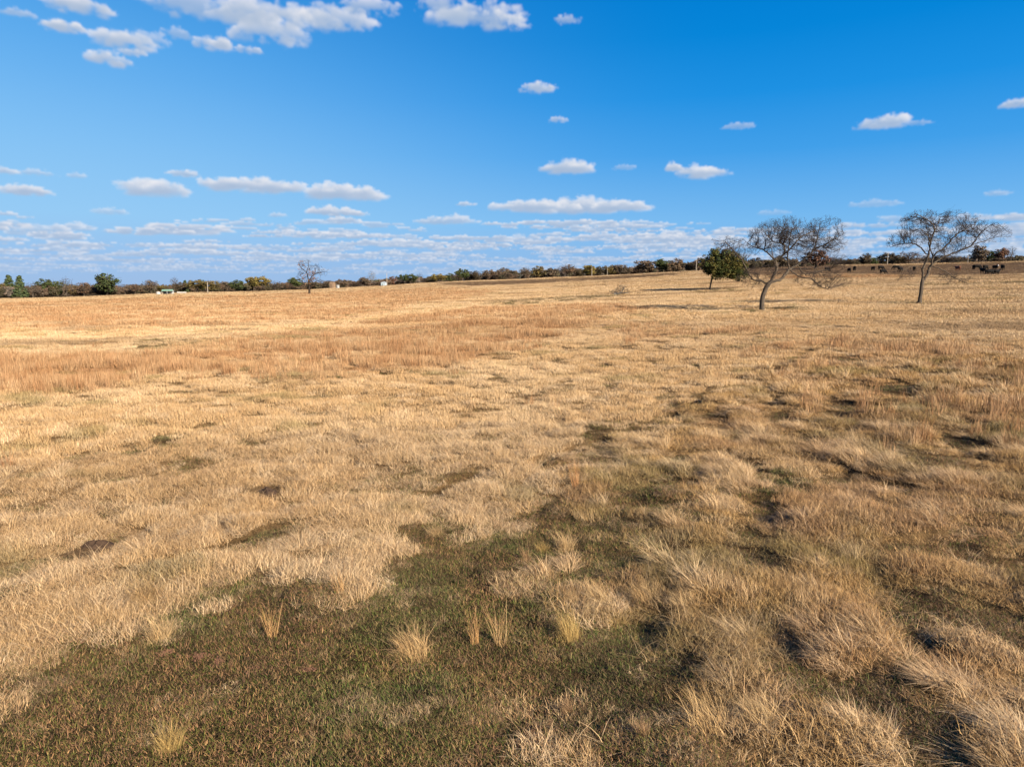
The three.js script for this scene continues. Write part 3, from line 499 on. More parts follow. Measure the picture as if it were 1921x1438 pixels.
function leavesGeometry(spots, seed, o) {   // spots: [x, y, z, radius, leaves]; small two-faced leaf sprays, tinted one by one
  const rnd = mulberry(seed), pos = [], nor = [], col = [], a = new THREE.Vector3(), b = new THREE.Vector3(), n = new THREE.Vector3();
  for (const [x, y, z, R, many] of spots) {
    const t = o.tints[Math.floor(rnd() * o.tints.length)];
    for (let i = 0; i < many; i++) {
      let u = rnd() * 2 - 1, w = rnd() * TAU, q = Math.sqrt(1 - u * u), rr = R * (0.35 + 0.65 * Math.sqrt(rnd())); const px = x + q * Math.cos(w) * rr, py = y + u * rr * 0.8, pz = z + q * Math.sin(w) * rr, s = o.size * (0.6 + 0.8 * rnd()), g = 0.7 + 0.6 * rnd();
      n.set(rnd() - 0.5 + 0.7 * (px - x) / R, rnd() - 0.1, rnd() - 0.5 + 0.7 * (pz - z) / R).normalize(); a.set(n.y, -n.x, 0.3).cross(n).normalize(); b.crossVectors(n, a);
      const c = Math.cos(w * 3), d = Math.sin(w * 3), A = [a.x * c + b.x * d, a.y * c + b.y * d, a.z * c + b.z * d], B = [b.x * c - a.x * d, b.y * c - a.y * d, b.z * c - a.z * d];
      const P = (f, h, e = 0) => [px + (A[0] * f + B[0] * h) * s + n.x * e * s, py + (A[1] * f + B[1] * h) * s + n.y * e * s, pz + (A[2] * f + B[2] * h) * s + n.z * e * s], p0 = P(-0.6, 0), p1 = P(0, 0.38, -0.12), p2 = P(0.6, 0), p3 = P(0, -0.38, -0.12);
      for (const v of [p0, p2, p1, p0, p3, p2]) { pos.push(...v); nor.push(n.x, n.y, n.z); col.push(t[0] * g, t[1] * g, t[2] * g); }
    }
  }
  const g = new THREE.BufferGeometry(); g.setAttribute('position', new THREE.Float32BufferAttribute(pos, 3)); g.setAttribute('normal', new THREE.Float32BufferAttribute(nor, 3)); g.setAttribute('color', new THREE.Float32BufferAttribute(col, 3)); return g;
}
function treeGroup(name, parts, x, z, sink = 0.06) {
  const t = new THREE.Group(); for (const [n, g, m] of parts) { const k = new THREE.Mesh(g, m); k.name = n; t.add(k); }
  t.position.set(x, ground(x, z) - sink, z); return add(t, name);
}
const greyBark = barkMat([0.223, 0.1771, 0.1312]), twigBark = barkMat([0.15, 0.12, 0.102]), darkBark = barkMat([0.105, 0.0787, 0.059]), deadWood = barkMat([0.4067, 0.3674, 0.3083]);
const plan = (s, ox, oy) => (pts, z0 = 0, z1 = 0) => pts.map(([x, y], i) => [(x - ox) * s, (oy - y) * s, lerp(z0, z1, i / (pts.length - 1))]);
{ // the spreading bare tree in the middle of the right half
  const P = plan(0.01004, 905, 1280), L = (x, y, z, rx, ry, rz) => [(x - 905) * 0.01004, (1280 - y) * 0.01004, z, rx * 0.01004, ry * 0.01004, rz];
  const nodes = forkTree({ heart: [2, 3.2, 0], boughs: 500, bud: [0, 0.5, 0.48, 0.42], seed: 3, step: 0.2, kill: 0.3, reach: 2.6, points: 6400, tip: 0.0052, trunk: 0.33, twigs: 4, side: 0.8,
    limbs: [P([[905, 1280], [900, 1200], [902, 1130], [922, 1050], [955, 975], [985, 940]]), P([[985, 940], [1000, 880], [1040, 790], [1010, 690], [1090, 640], [1200, 520], [1270, 430], [1400, 370]], 0, 0.9), P([[985, 940], [1090, 915], [1160, 850], [1200, 795], [1290, 740], [1400, 650], [1480, 560], [1520, 420], [1550, 240]], 0, -0.9),
      P([[955, 960], [870, 925], [780, 910], [700, 800], [640, 690], [520, 560], [430, 470]], 0, 0.6), P([[1010, 690], [900, 570], [780, 520], [690, 430]], 0.3, -1.4), P([[1110, 620], [1090, 520], [950, 480], [850, 390], [760, 320]], 0.4, 1.8), P([[1200, 795], [1300, 875], [1430, 910], [1500, 985], [1590, 1030]], -0.2, 1.4),
      P([[1290, 740], [1400, 840], [1560, 815], [1720, 790]], -0.4, -1.9), P([[1480, 560], [1600, 500], [1720, 420], [1790, 370]], -0.6, 0.7), P([[1200, 795], [1190, 640], [1230, 420], [1260, 260]], -0.2, -1.8), P([[910, 1010], [840, 1050], [770, 1065]], 0, 0.6), P([[1040, 790], [960, 660], [880, 500]], 0.2, 2.2)],
    lobes: [L(1130, 450, 0, 380, 240, 3.0), L(1000, 420, 0.6, 300, 150, 2.6), L(1580, 420, -0.3, 230, 220, 2.2), L(620, 570, 0.2, 280, 140, 2.0), L(440, 500, 0.4, 140, 100, 1.2), L(850, 880, 0.4, 260, 140, 2.0), L(1520, 900, 0.2, 330, 130, 2.4), L(1780, 700, -0.6, 130, 90, 1.4), L(1350, 580, 0, 330, 170, 2.8)] });
  const [x, z] = onGround(1430, 583, ground), k = Math.hypot(x, z) / 80 * 0.93;
  const t = treeGroup('bare_tree', [['trunk', woodGeometry(nodes, 0.028, 9), greyBark], ['crown', woodGeometry(nodes, 0, 0.028), twigBark]], x, z); t.scale.set(k, k * 0.97, k); tag(t, 'wide spreading leafless tree with leaning grey trunk beside the green oak', 'tree', 'leafless trees in the pasture');
}
{ // the vase-shaped bare tree near the right edge
  const s = 0.0113, P = plan(s, 757, 1190), L = (x, y, z, rx, ry, rz) => [(x - 757) * s, (1190 - y) * s, z, rx * s, ry * s, rz];
  const nodes = forkTree({ heart: [1, 3.4, 0], boughs: 380, bud: [0, 0.5, 0.5, 0.4], seed: 8, step: 0.2, kill: 0.33, reach: 2.8, points: 5000, tip: 0.0052, trunk: 0.33, twigs: 3, side: 0.7,
    limbs: [P([[757, 1190], [762, 1120], [768, 1040], [770, 945]]), P([[770, 945], [765, 860], [755, 790], [800, 640], [805, 500], [825, 340], [760, 265], [600, 185]], 0, 0.9), P([[770, 945], [830, 850], [862, 760], [1000, 660], [1150, 600], [1310, 530], [1450, 480], [1690, 400]], 0, -0.8), P([[755, 790], [700, 765], [600, 770], [490, 815]], 0, 0.9),
      P([[825, 340], [900, 260], [930, 160]], 0.6, -0.5), P([[862, 760], [870, 640], [960, 560], [1060, 420], [1180, 340], [1280, 260]], -0.1, 1.3), P([[1310, 530], [1400, 350], [1570, 235]], -0.5, 0.9), P([[790, 640], [700, 530], [600, 500], [440, 545]], 0.3, -1.0), P([[805, 500], [720, 420], [560, 310]], 0.5, 2.0), P([[862, 760], [960, 800], [1100, 900], [1260, 975]], -0.1, 1.2), P([[768, 930], [700, 950], [580, 970]], 0, -1.1), P([[870, 640], [850, 480], [960, 330], [1030, 200]], -0.1, -2.2), P([[1000, 660], [1130, 640], [1300, 600], [1480, 560]], -0.3, -2.4)],
    lobes: [L(980, 340, 0, 420, 190, 3.0), L(1330, 400, 0, 320, 170, 2.4), L(700, 350, 0.3, 230, 200, 2.4), L(520, 500, 0.1, 160, 130, 1.7), L(1100, 900, 0.6, 220, 90, 1.4), L(1000, 560, 0, 300, 110, 2.4), L(540, 850, 0.5, 110, 80, 1.0)] });
  const [x, z] = onGround(1725, 569, ground), k = Math.hypot(x, z) / 90 * 0.87;
  const t = treeGroup('bare_tree', [['trunk', woodGeometry(nodes, 0.028, 9), greyBark], ['crown', woodGeometry(nodes, 0, 0.028), twigBark]], x, z); t.scale.set(k, k * 0.97, k); tag(t, 'leafless tree with forked trunk and upswept limbs standing before the cattle', 'tree', 'leafless trees in the pasture');
}
function crownSpots(lobes, n, R, leaves, seed, hollow = 0.55) { const rnd = mulberry(seed), out = [], vol = lobes.map((l) => l[3] * l[4] * l[5]), all = vol.reduce((a, b) => a + b, 0); lobes.forEach((l, i) => { for (let k = 0; k < Math.round(n * vol[i] / all); k++) { const u = rnd() * 2 - 1, w = rnd() * TAU, q = Math.sqrt(1 - u * u), f = hollow + (1 - hollow) * rnd(); out.push([l[0] + q * Math.cos(w) * l[3] * f, l[1] + u * l[4] * f, l[2] + q * Math.sin(w) * l[5] * f, R * (0.6 + 0.8 * rnd()), leaves]); } }); return out; }
{ // the round green oak left of the bare tree
  const s = 0.0188, P = plan(s, 312, 1045), L = (x, y, z, rx, ry, rz) => [(x - 312) * s, (1045 - y) * s, z, rx * s, ry * s, rz];
  const lobes = [L(430, 665, 0, 130, 75, 2.6), L(320, 770, 0.4, 130, 100, 2.4), L(540, 770, -0.2, 130, 130, 2.8), L(430, 830, 0.5, 190, 90, 2.8), L(610, 840, 0, 110, 95, 2.4)];
  const nodes = growTree({ seed: 21, step: 0.4, kill: 0.8, reach: 4, points: 420, tip: 0.016, trunk: 0.3, twigs: 1, limbs: [P([[312, 1045], [318, 980], [335, 900], [370, 850]]), P([[370, 850], [420, 780], [440, 680]], 0, 0.5), P([[335, 900], [320, 820], [290, 760]], 0, -0.4), P([[370, 850], [480, 810], [570, 780]], 0, 0.6)], lobes });
  const g = leavesGeometry(crownSpots(lobes, 460, 0.62, 48, 77, 0.4), 78, { size: 0.24, tints: [[0.0306, 0.0391, 0.0102], [0.0374, 0.0442, 0.011], [0.051, 0.051, 0.0136], [0.0723, 0.0595, 0.0153], [0.0255, 0.0323, 0.0093], [0.0578, 0.0493, 0.0127]] });
  const [x, z] = onGround(1332, 544, ground), k = Math.hypot(x, z) / 150 * 1.0;
  const t = treeGroup('oak_tree', [['trunk', woodGeometry(nodes, 0, 9), darkBark], ['crown', g, leafMat([1, 1, 1])]], x, z); t.scale.setScalar(k); tag(t, 'round green oak with a short leaning trunk beside the wide leafless tree', 'tree');
}
{ // the lone sparse oak at the left with a few brown leaves
  const s = 0.0244, P = plan(s, 742, 675), L = (x, y, z, rx, ry, rz) => [(x - 742) * s, (675 - y) * s, z, rx * s, ry * s, rz];
  const lobes = [L(670, 280, 0, 80, 80, 1.8), L(830, 350, 0.2, 110, 90, 2.2), L(930, 380, -0.2, 90, 60, 1.6), L(660, 420, 0.3, 90, 70, 1.8), L(720, 540, 0, 110, 70, 2.2), L(830, 500, 0.3, 110, 60, 2.0), L(740, 230, 0, 50, 40, 1.0)];
  const nodes = growTree({ seed: 31, step: 0.36, kill: 0.62, reach: 3.4, points: 900, tip: 0.02, trunk: 0.5, twigs: 2, limbs: [P([[742, 675], [745, 620], [745, 560], [740, 480]]), P([[740, 480], [715, 380], [650, 320], [615, 240]], 0, 0.4), P([[740, 500], [790, 430], [850, 390], [980, 365]], 0, -0.6), P([[715, 380], [740, 300], [745, 225]], 0.2, -0.6), P([[745, 560], [690, 540], [640, 560]], 0, 0.8), P([[745, 560], [810, 520], [900, 480]], 0, 0.8)], lobes });
  const g = leavesGeometry(crownSpots([L(720, 530, 0, 110, 90, 2.2), L(820, 480, 0.3, 90, 60, 2.0), L(650, 290, 0, 80, 80, 1.5), L(740, 400, 0, 130, 100, 2.2)], 80, 0.5, 9, 33, 0.3), 34, { size: 0.26, tints: [[0.16, 0.085, 0.045], [0.20, 0.11, 0.06], [0.13, 0.075, 0.045]] });
  const [x, z] = onGround(580, 551.5, ground), k = Math.hypot(x, z) / 240 * 0.97;
  const t = treeGroup('oak_tree', [['trunk', woodGeometry(nodes, 0, 9), darkBark], ['crown', g, leafMat([1, 1, 1])]], x, z); t.scale.setScalar(k); tag(t, 'lone sparse oak with a few brown leaves standing clear of the left treeline', 'tree');
}
// treeline kinds, each about eight metres tall and built once
const lobeSets = [[[0, 5.2, 0, 3.2, 2.6, 3.0], [-1.6, 4.2, 0.4, 2.2, 1.8, 2.0], [1.7, 4.4, -0.3, 2.2, 1.9, 2.0]], [[0, 5.6, 0, 2.4, 2.3, 2.3], [1.2, 3.8, 0.5, 2.4, 1.7, 2.2], [-1.4, 3.6, -0.3, 2.0, 1.7, 2.0], [0.4, 2.4, 0.6, 2.2, 1.2, 2.0]], [[-0.8, 5.0, 0, 2.8, 2.2, 2.6], [1.6, 5.6, 0.2, 2.2, 2.0, 2.2], [0, 3.2, 0, 3.0, 1.6, 2.6]]];
const dull = [[1, 1, 1], [1.2, 1.1, 1.0], [0.8, 0.82, 0.85], [1.1, 0.95, 0.85]];
const proto = {};
for (let v = 0; v < 3; v++) {
  const limbs = [[[0, 0, 0], [0.1, 1.2, 0], [0, 2.4, 0.1]], [[0, 2.4, 0.1], [0.6, 3.8, 0.3], [1.4, 5.2, 0.2]], [[0, 2.2, 0.1], [-0.7, 3.6, -0.3], [-1.5, 5.0, 0.2]], [[0, 2.4, 0.1], [0.1, 4.2, -0.4], [0.1, 6.4, -0.2]]];
  const wood = growTree({ seed: 50 + v, step: 0.5, kill: 0.85, reach: 4, points: 260, tip: 0.03, trunk: 0.22, twigs: 1, limbs, lobes: lobeSets[v] });
  const bare = growTree({ seed: 60 + v, step: 0.4, kill: 0.6, reach: 4, points: 620, tip: 0.022, trunk: 0.2, twigs: 2, side: 0.4, limbs, lobes: lobeSets[v] });
  proto['leafy' + v] = { wood: woodGeometry(wood, 0, 9), leaves: leavesGeometry(crownSpots(lobeSets[v], 90, 0.75, 26, 70 + v, 0.5), 80 + v, { size: 0.42, tints: dull }) };
  proto['thin' + v] = { wood: woodGeometry(bare, 0, 9), leaves: leavesGeometry(crownSpots(lobeSets[v], 70, 0.7, 14, 90 + v, 0.35), 95 + v, { size: 0.32, tints: dull }) };
  proto['bare' + v] = { wood: woodGeometry(bare, 0.03, 9), twigs: woodGeometry(bare, 0, 0.03) };
  const cone = []; const rc = mulberry(110 + v); for (let i = 0; i < 110; i++) { const h = Math.pow(rc(), 1.3), w = rc() * TAU, R = 2.1 * (1 - h) + 0.25; cone.push([Math.cos(w) * R * (0.5 + 0.5 * rc()), 0.7 + h * 7.2, Math.sin(w) * R * (0.5 + 0.5 * rc()), 0.55, 22]); }
  proto['cedar' + v] = { wood: woodGeometry(growTree({ seed: 120 + v, step: 0.5, kill: 0.9, reach: 3, points: 60, tip: 0.03, trunk: 0.16, limbs: [[[0, 0, 0], [0.05, 3, 0], [0, 7.6, 0]]], lobes: [[0, 3, 0, 1.2, 2.6, 1.2]] }), 0, 9), leaves: leavesGeometry(cone, 130 + v, { size: 0.36, tints: dull }) };
}
const kindsOfTree = {
  green: ['leafy', [[0.0337, 0.0458, 0.0175], [0.0404, 0.0526, 0.0175]], 'oak_tree', 'dark green oak'], cedar: ['cedar', [[0.0452, 0.0642, 0.028]], 'cedar_tree', 'green cedar'], russet: ['leafy', [[0.094, 0.068, 0.044], [0.084, 0.066, 0.045]], 'oak_tree', 'russet brown oak'],
  brown: ['thin', [[0.0986, 0.0642, 0.0395], [0.0863, 0.0642, 0.0411]], 'oak_tree', 'thin brown oak'], olive: ['leafy', [[0.0946, 0.0756, 0.028], [0.0863, 0.0658, 0.0296]], 'oak_tree', 'olive brown oak'], yellow: ['leafy', [[0.1316, 0.1053, 0.0296]], 'elm_tree', 'yellowing olive elm'],
  grey: ['bare', [[0.1645, 0.1316, 0.1152]], 'bare_tree', 'grey leafless tree'], dark: ['leafy', [[0.051, 0.0411, 0.0263], [0.0576, 0.0477, 0.028]], 'oak_tree', 'dark brown oak'], red: ['leafy', [[0.108, 0.06, 0.04]], 'oak_tree', 'rust red oak'],
};
const farWood = greyBark, farTwig = twigBark, paleWood = deadWood;
const crownMats = Object.fromEntries(Object.entries(kindsOfTree).map(([k, v]) => [k, v[1].map((c) => leafMat(c))]));
// along the crest from left to right: place in the view, top, width, kind
const row = [[8, 529, 25, 'olive'], [17, 515, 22, 'cedar'], [37, 516, 22, 'cedar'], [60, 530, 28, 'grey'], [83, 521, 34, 'green'], [107, 524, 27, 'green'], [124, 521, 20, 'grey'], [133, 532, 24, 'olive'], [156, 527, 32, 'brown'], [180, 531, 24, 'grey'], [200, 511, 50, 'green'], [234, 531, 27, 'grey'], [252, 532, 24, 'brown'], [282, 523, 36, 'brown'], [304, 534, 22, 'olive'], [327, 520, 16, 'grey'], [338, 528, 26, 'dark'], [347, 525, 12, 'cedar'], [369, 524, 32, 'olive'], [378, 523, 16, 'green'], [397, 524, 28, 'olive'], [418, 527, 28, 'russet'], [443, 524, 34, 'green'], [473, 517, 24, 'yellow'], [490, 517, 28, 'yellow'], [516, 526, 32, 'grey'], [536, 529, 20, 'brown'], [554, 520, 30, 'green'],
  [599, 532, 16, 'green'], [612, 524, 26, 'brown'], [641, 523, 22, 'russet'], [657, 525, 18, 'dark'], [668, 526, 24, 'brown'], [684, 519, 22, 'russet'], [698, 508, 18, 'grey'], [706, 523, 13, 'green'], [725, 521, 13, 'green'], [737, 517, 17, 'red'], [752, 513, 18, 'green'], [770, 513, 24, 'green'], [787, 512, 16, 'grey'], [801, 520, 20, 'brown'], [822, 513, 26, 'yellow'], [844, 511, 18, 'green'], [868, 503, 24, 'green'], [860, 513, 26, 'brown'], [889, 507, 28, 'dark'], [905, 506, 18, 'grey'], [918, 505, 22, 'russet'], [943, 501, 34, 'russet'], [962, 506, 20, 'dark'], [985, 501, 26, 'brown'], [1010, 497, 26, 'olive'], [1032, 501, 32, 'russet'], [1064, 495, 38, 'brown'], [1086, 503, 20, 'dark'], [1105, 495, 28, 'yellow'], [1130, 498, 28, 'dark'], [1147, 496, 26, 'olive'], [1163, 494, 26, 'russet'], [1173, 500, 22, 'dark'], [1192, 501, 22, 'olive'], [1207, 486, 38, 'russet'], [1242, 485, 38, 'green'], [1267, 483, 32, 'russet'], [1293, 490, 26, 'dark'], [1313, 483, 22, 'russet'],
  [1345, 487, 30, 'dark'], [1372, 486, 26, 'brown'], [1396, 486, 28, 'dark'], [1420, 482, 36, 'dark'], [1444, 486, 26, 'olive'], [1464, 479, 34, 'dark'], [1487, 485, 24, 'brown'], [1563, 481, 30, 'grey'], [1589, 487, 22, 'dark'], [1621, 474, 26, 'dark'], [1636, 481, 18, 'green'], [1661, 473, 28, 'dark'], [1683, 477, 22, 'dark'], [1701, 470, 36, 'brown'], [1736, 478, 26, 'brown'], [1760, 477, 28, 'dark'], [1777, 477, 24, 'brown'], [1798, 479, 32, 'grey'], [1832, 459, 32, 'russet'], [1856, 468, 26, 'green'], [1874, 464, 24, 'red'], [1892, 462, 20, 'grey'], [1904, 483, 16, 'green'], [1921, 480, 14, 'green']];
const marks = [[0, 'the left edge of the view'], [314, 'the green roofed shelter'], [580, 'the lone sparse oak'], [720, 'the pale blue shed'], [975, 'the white dead tree'], [1110, 'the white post on the crest'], [1333, 'the round green pasture oak'], [1532, 'the russet oak on the hill'], [1662, 'the pole above the cattle'], [1921, 'the right edge of the view']];
{
  const rnd = mulberry(300), ord = ['first', 'second', 'third', 'fourth', 'fifth', 'sixth', 'seventh', 'eighth', 'ninth', 'tenth', 'eleventh', 'twelfth', 'thirteenth', 'fourteenth', 'fifteenth'];
  const sorted = row.slice().sort((a, b) => a[0] - b[0]);
  sorted.forEach(([sx, top, w, kind], i) => {
    const [shape, , name, word] = kindsOfTree[kind], d = sight(sx, 540), r = CREST * (1.02 + 0.10 * rnd() + (w < 20 ? 0.05 : 0)), x = d.x / Math.hypot(d.x, d.z) * r, z = d.z / Math.hypot(d.x, d.z) * r, y = ground(x, z) - 0.1;
    const e = sight(sx, top), topY = EYE + e.y / Math.hypot(e.x, e.z) * r, depth = -z, tall = Math.max(3.5, topY - y), wide = w / 1330 * depth;
    const p = proto[shape + i % 3], t = new THREE.Group(), put = (n, g, m) => { const k = new THREE.Mesh(g, m); k.name = n; t.add(k); };
    put('trunk', p.wood, kind === 'grey' && sx === 698 ? paleWood : farWood);
    if (p.twigs) put('crown', p.twigs, kind === 'grey' && sx === 698 ? paleWood : farTwig);
    if (p.leaves) put('crown', p.leaves, crownMats[kind][i % crownMats[kind].length]);
    const h0 = shape === 'cedar' ? 8.3 : shape === 'leafy' || shape === 'thin' ? 8.1 : 7.8, w0 = shape === 'cedar' ? 4.6 : 7.6;
    t.scale.set(wide / w0 * 1.3, tall / h0, wide / w0 * 1.3); t.position.set(x, y, z); t.rotation.y = rnd() * TAU;
    const k = marks.findIndex((q, j) => j + 1 < marks.length && sx >= q[0] && sx < marks[j + 1][0] || j === marks.length - 1), here = sorted.filter((q) => q[0] >= marks[k][0] && q[0] < (marks[k + 1]?.[0] ?? 9999)), at = here.findIndex((q) => q[0] === sx);
    add(t, name); tag(t, `${word} in treeline, ${ord[at]} right of ${marks[k][1]}`, 'tree', 'trees of the far treeline');
  });
}
{ // the russet oak standing on the hill behind the wide bare tree
  const [x, z] = onGround(1530, 504, ground), p = proto.leafy1, t = treeGroup('oak_tree', [['trunk', p.wood, farWood], ['crown', p.leaves, leafMat([0.078, 0.046, 0.032])]], x, z), k = -z / 1330; t.scale.set(50 * k / 7.0, 38 * k / 8.1, 50 * k / 7.0);
  tag(t, 'russet leaved oak on the hill seen through the wide leafless tree', 'tree');
}
{ // woods that close the view behind the treeline
  const low = [[-500, 541], [0, 538], [320, 537], [560, 533], [700, 528], [800, 522], [1000, 508], [1200, 503], [1300, 494], [1450, 489], [1600, 489], [1900, 483], [2400, 478]], rnd = mulberry(410), tints = [[0.0936, 0.0696, 0.048], [0.0768, 0.0672, 0.0408], [0.1008, 0.072, 0.0504], [0.0672, 0.06, 0.036], [0.1152, 0.096, 0.0792]];
  for (let v = 0; v < 3; v++) {
    const m = [], c = [];
    for (let i = 0; i < 560; i++) {
      const sx = -520 + rnd() * 2960, r = CREST * (1.06 + 0.5 * rnd()), d = sight(sx, 540), hz = Math.hypot(d.x, d.z), x = d.x / hz * r, z = d.z / hz * r, e = sight(sx, table(low, sx) + (rnd() - 0.6) * 9), y = ground(x, z) - 0.4, tall = Math.max(3, EYE + e.y / Math.hypot(e.x, e.z) * r - y), wide = (4 + 4 * rnd()) * 1.1;
      E.set(0, rnd() * TAU, 0); M4.compose(V.set(x, y, z), Q.setFromEuler(E), SC.set(wide / 7.6, tall / 8.1, wide / 7.6)); m.push(...M4.elements); const t = tints[Math.floor(rnd() * tints.length)], g = 0.8 + 0.4 * rnd(); c.push(t[0] * g, t[1] * g, t[2] * g);
    }
    const im = new THREE.InstancedMesh(proto['leafy' + v].leaves, leafMat([1, 1, 1]), m.length / 16); im.instanceMatrix.array.set(m); im.instanceColor = new THREE.InstancedBufferAttribute(new Float32Array(c), 3); add(tag(im, 'brown and olive woods massed low behind the far treeline', 'woods', 'far woods', 'stuff'), 'far_woods');
  }
}
console.log('trees done');

// ---------------------------------------------------------------- grass clumps that stand apart in the foreground
{
  const build = (seed, o) => mergeGeometries([   // matted dead skirt, long bent blades, and a few broken ones lying out
    bladesGeometry(Math.round(o.n * 0.45), seed, { radius: 0.34, low: 0.05, high: 0.24, width: 0.005, lean: 1.15, droop: 0.9, wind: 0.3, tints: straw }),
    bladesGeometry(o.n, seed + 40, { radius: 0.22, low: 0.15, high: o.high ?? 0.62, skew: 1.5, width: 0.0046, lean: o.lean ?? 0.9, droop: 1.5, wind: o.wind, segs: 4, tints: straw }),
    bladesGeometry(Math.round(o.n * 0.12), seed + 80, { radius: 0.25, low: 0.3, high: 0.7, width: 0.005, lean: 1.4, droop: 1.0, wind: 0.6, segs: 3, tints: straw })]);
  const stem = (seed, o) => mergeGeometries([bladesGeometry(o.n, seed, { radius: 0.11, low: 0.3, high: 0.9, lean: 0.4, droop: 0.35, width: 0.005, segs: 4, skew: 1.3, tints: straw, ...o }), bladesGeometry(60, seed + 30, { radius: 0.16, low: 0.05, high: 0.22, lean: 1.0, droop: 0.6, width: 0.005, tints: straw })]);
  const shapes = { fan: [build(501, { n: 620, wind: 0.25 }), build(502, { n: 560, wind: 0.35 })], blown: [build(511, { n: 640, wind: 0.75 }), build(512, { n: 600, wind: 0.6 }), build(513, { n: 700, wind: 0.85 })], mound: [build(521, { n: 700, high: 0.36, lean: 1.1, wind: 0.3 })], stems: [stem(531, { n: 80, wind: 0.1 }), stem(532, { n: 64, wind: 0.3 })] };
  const colours = { gold: [0.33, 0.235, 0.09], straw: [0.35, 0.24, 0.115], pale: [0.38, 0.272, 0.138], brown: [0.27, 0.172, 0.09], rust: [0.37, 0.19, 0.08], amber: [0.40, 0.25, 0.11] }, mats = {};
  for (const k in colours) mats[k] = new THREE.MeshPhysicalMaterial({ color: new THREE.Color(...colours[k]), vertexColors: true, roughness: 0.75, specularIntensity: 0.35, side: THREE.DoubleSide });
  const list = [   // foot in the view, width and height there, shape, colour, label
    [318, 1402, 104, 88, 'fan', 'gold', 'round golden tussock nearest the lower left corner of the green turf'],
    [300, 1196, 90, 66, 'fan', 'pale', 'pale tussock at the left edge of the green turf above the red dirt'],
    [276, 1122, 120, 60, 'fan', 'straw', 'wide flared straw tussock where the left straw grass meets the turf'],
    [512, 1192, 50, 62, 'stems', 'amber', 'small upright amber sedge clump standing alone in the left turf'],
    [777, 1226, 132, 66, 'blown', 'straw', 'wide wind-blown tussock alone in the middle of the turf'],
    [655, 1382, 44, 46, 'mound', 'brown', 'small brown tuft near the bottom edge left of centre'],
    [891, 1206, 46, 74, 'stems', 'amber', 'thin sedge stems just right of the wide central tussock'],
    [941, 1207, 64, 86, 'stems', 'straw', 'taller sedge stems leaning left beside the thin central stems'],
    [637, 1110, 52, 46, 'stems', 'amber', 'short sedge clump on the upper edge of the turf beside a tan mound'],
    [678, 1118, 62, 28, 'mound', 'straw', 'low tan grass mound on the upper edge of the turf'],
    [1070, 1197, 84, 74, 'blown', 'gold', 'leaning golden tussock below the row of blown tussocks right of centre'],
    [1076, 1127, 56, 38, 'blown', 'straw', 'smallest tussock at the left end of the blown row'],
    [1122, 1124, 92, 48, 'blown', 'pale', 'pale tussock second from the left in the blown row'],
    [1212, 1129, 100, 52, 'blown', 'straw', 'straw tussock third from the left in the blown row'],
    [1292, 1136, 96, 52, 'blown', 'pale', 'pale tussock at the right end of the blown row'],
    [1195, 1206, 40, 34, 'mound', 'gold', 'small gold tuft right of the leaning golden tussock'],
    [1065, 1337, 46, 48, 'fan', 'brown', 'small brown tuft above the patch of leaf litter'],
    [1206, 1377, 54, 46, 'fan', 'brown', 'brown tuft between the leaf litter and the big blown tussock'],
    [1335, 1372, 176, 96, 'blown', 'straw', 'biggest blown tussock low in the right foreground'],
    [1428, 1352, 140, 66, 'blown', 'pale', 'long pale blown tussock just right of the biggest one'],
    [817, 1003, 68, 36, 'fan', 'pale', 'small pale fan of grass at the upper end of the turf'],
    [903, 1006, 70, 32, 'mound', 'straw', 'low straw mound between two fans at the upper end of the turf'],
    [1018, 1032, 54, 34, 'fan', 'gold', 'small golden fan left of the bushy pale tussock'],
    [1062, 1028, 72, 48, 'fan', 'pale', 'bushy pale tussock right of the low mound at the upper turf'],
    [1080, 918, 36, 66, 'stems', 'rust', 'rust red sedge clump standing alone above the turf'],
    [989, 1051, 34, 44, 'stems', 'brown', 'little brown sedge clump left of the bushy pale tussock']];
  list.forEach(([sx, sy, w, h, shape, colour, label], i) => {
    const [x, z] = onGround(sx, sy, ground), y = ground(x, z), depth = new THREE.Vector3(x, y - EYE, z).dot(sight(960.5, 719)), m = depth / 1330, g = shapes[shape][i % shapes[shape].length];
    g.computeBoundingBox(); const b = g.boundingBox, wide = w * m / (b.max.x - b.min.x) * 1.3, tall = h * m / ((b.max.y - b.min.y) * 0.92) * 1.15;
    const t = new THREE.Mesh(g, mats[colour]); t.position.set(x, y - 0.01, z); t.scale.set(wide, tall, wide); t.rotation.y = (i * 0.37) % 0.5 - 0.25; add(t, shape === 'stems' ? 'sedge_clump' : 'grass_tussock'); tag(t, label, shape === 'stems' ? 'sedge' : 'tussock', 'clumps standing apart in the foreground');
  });
}
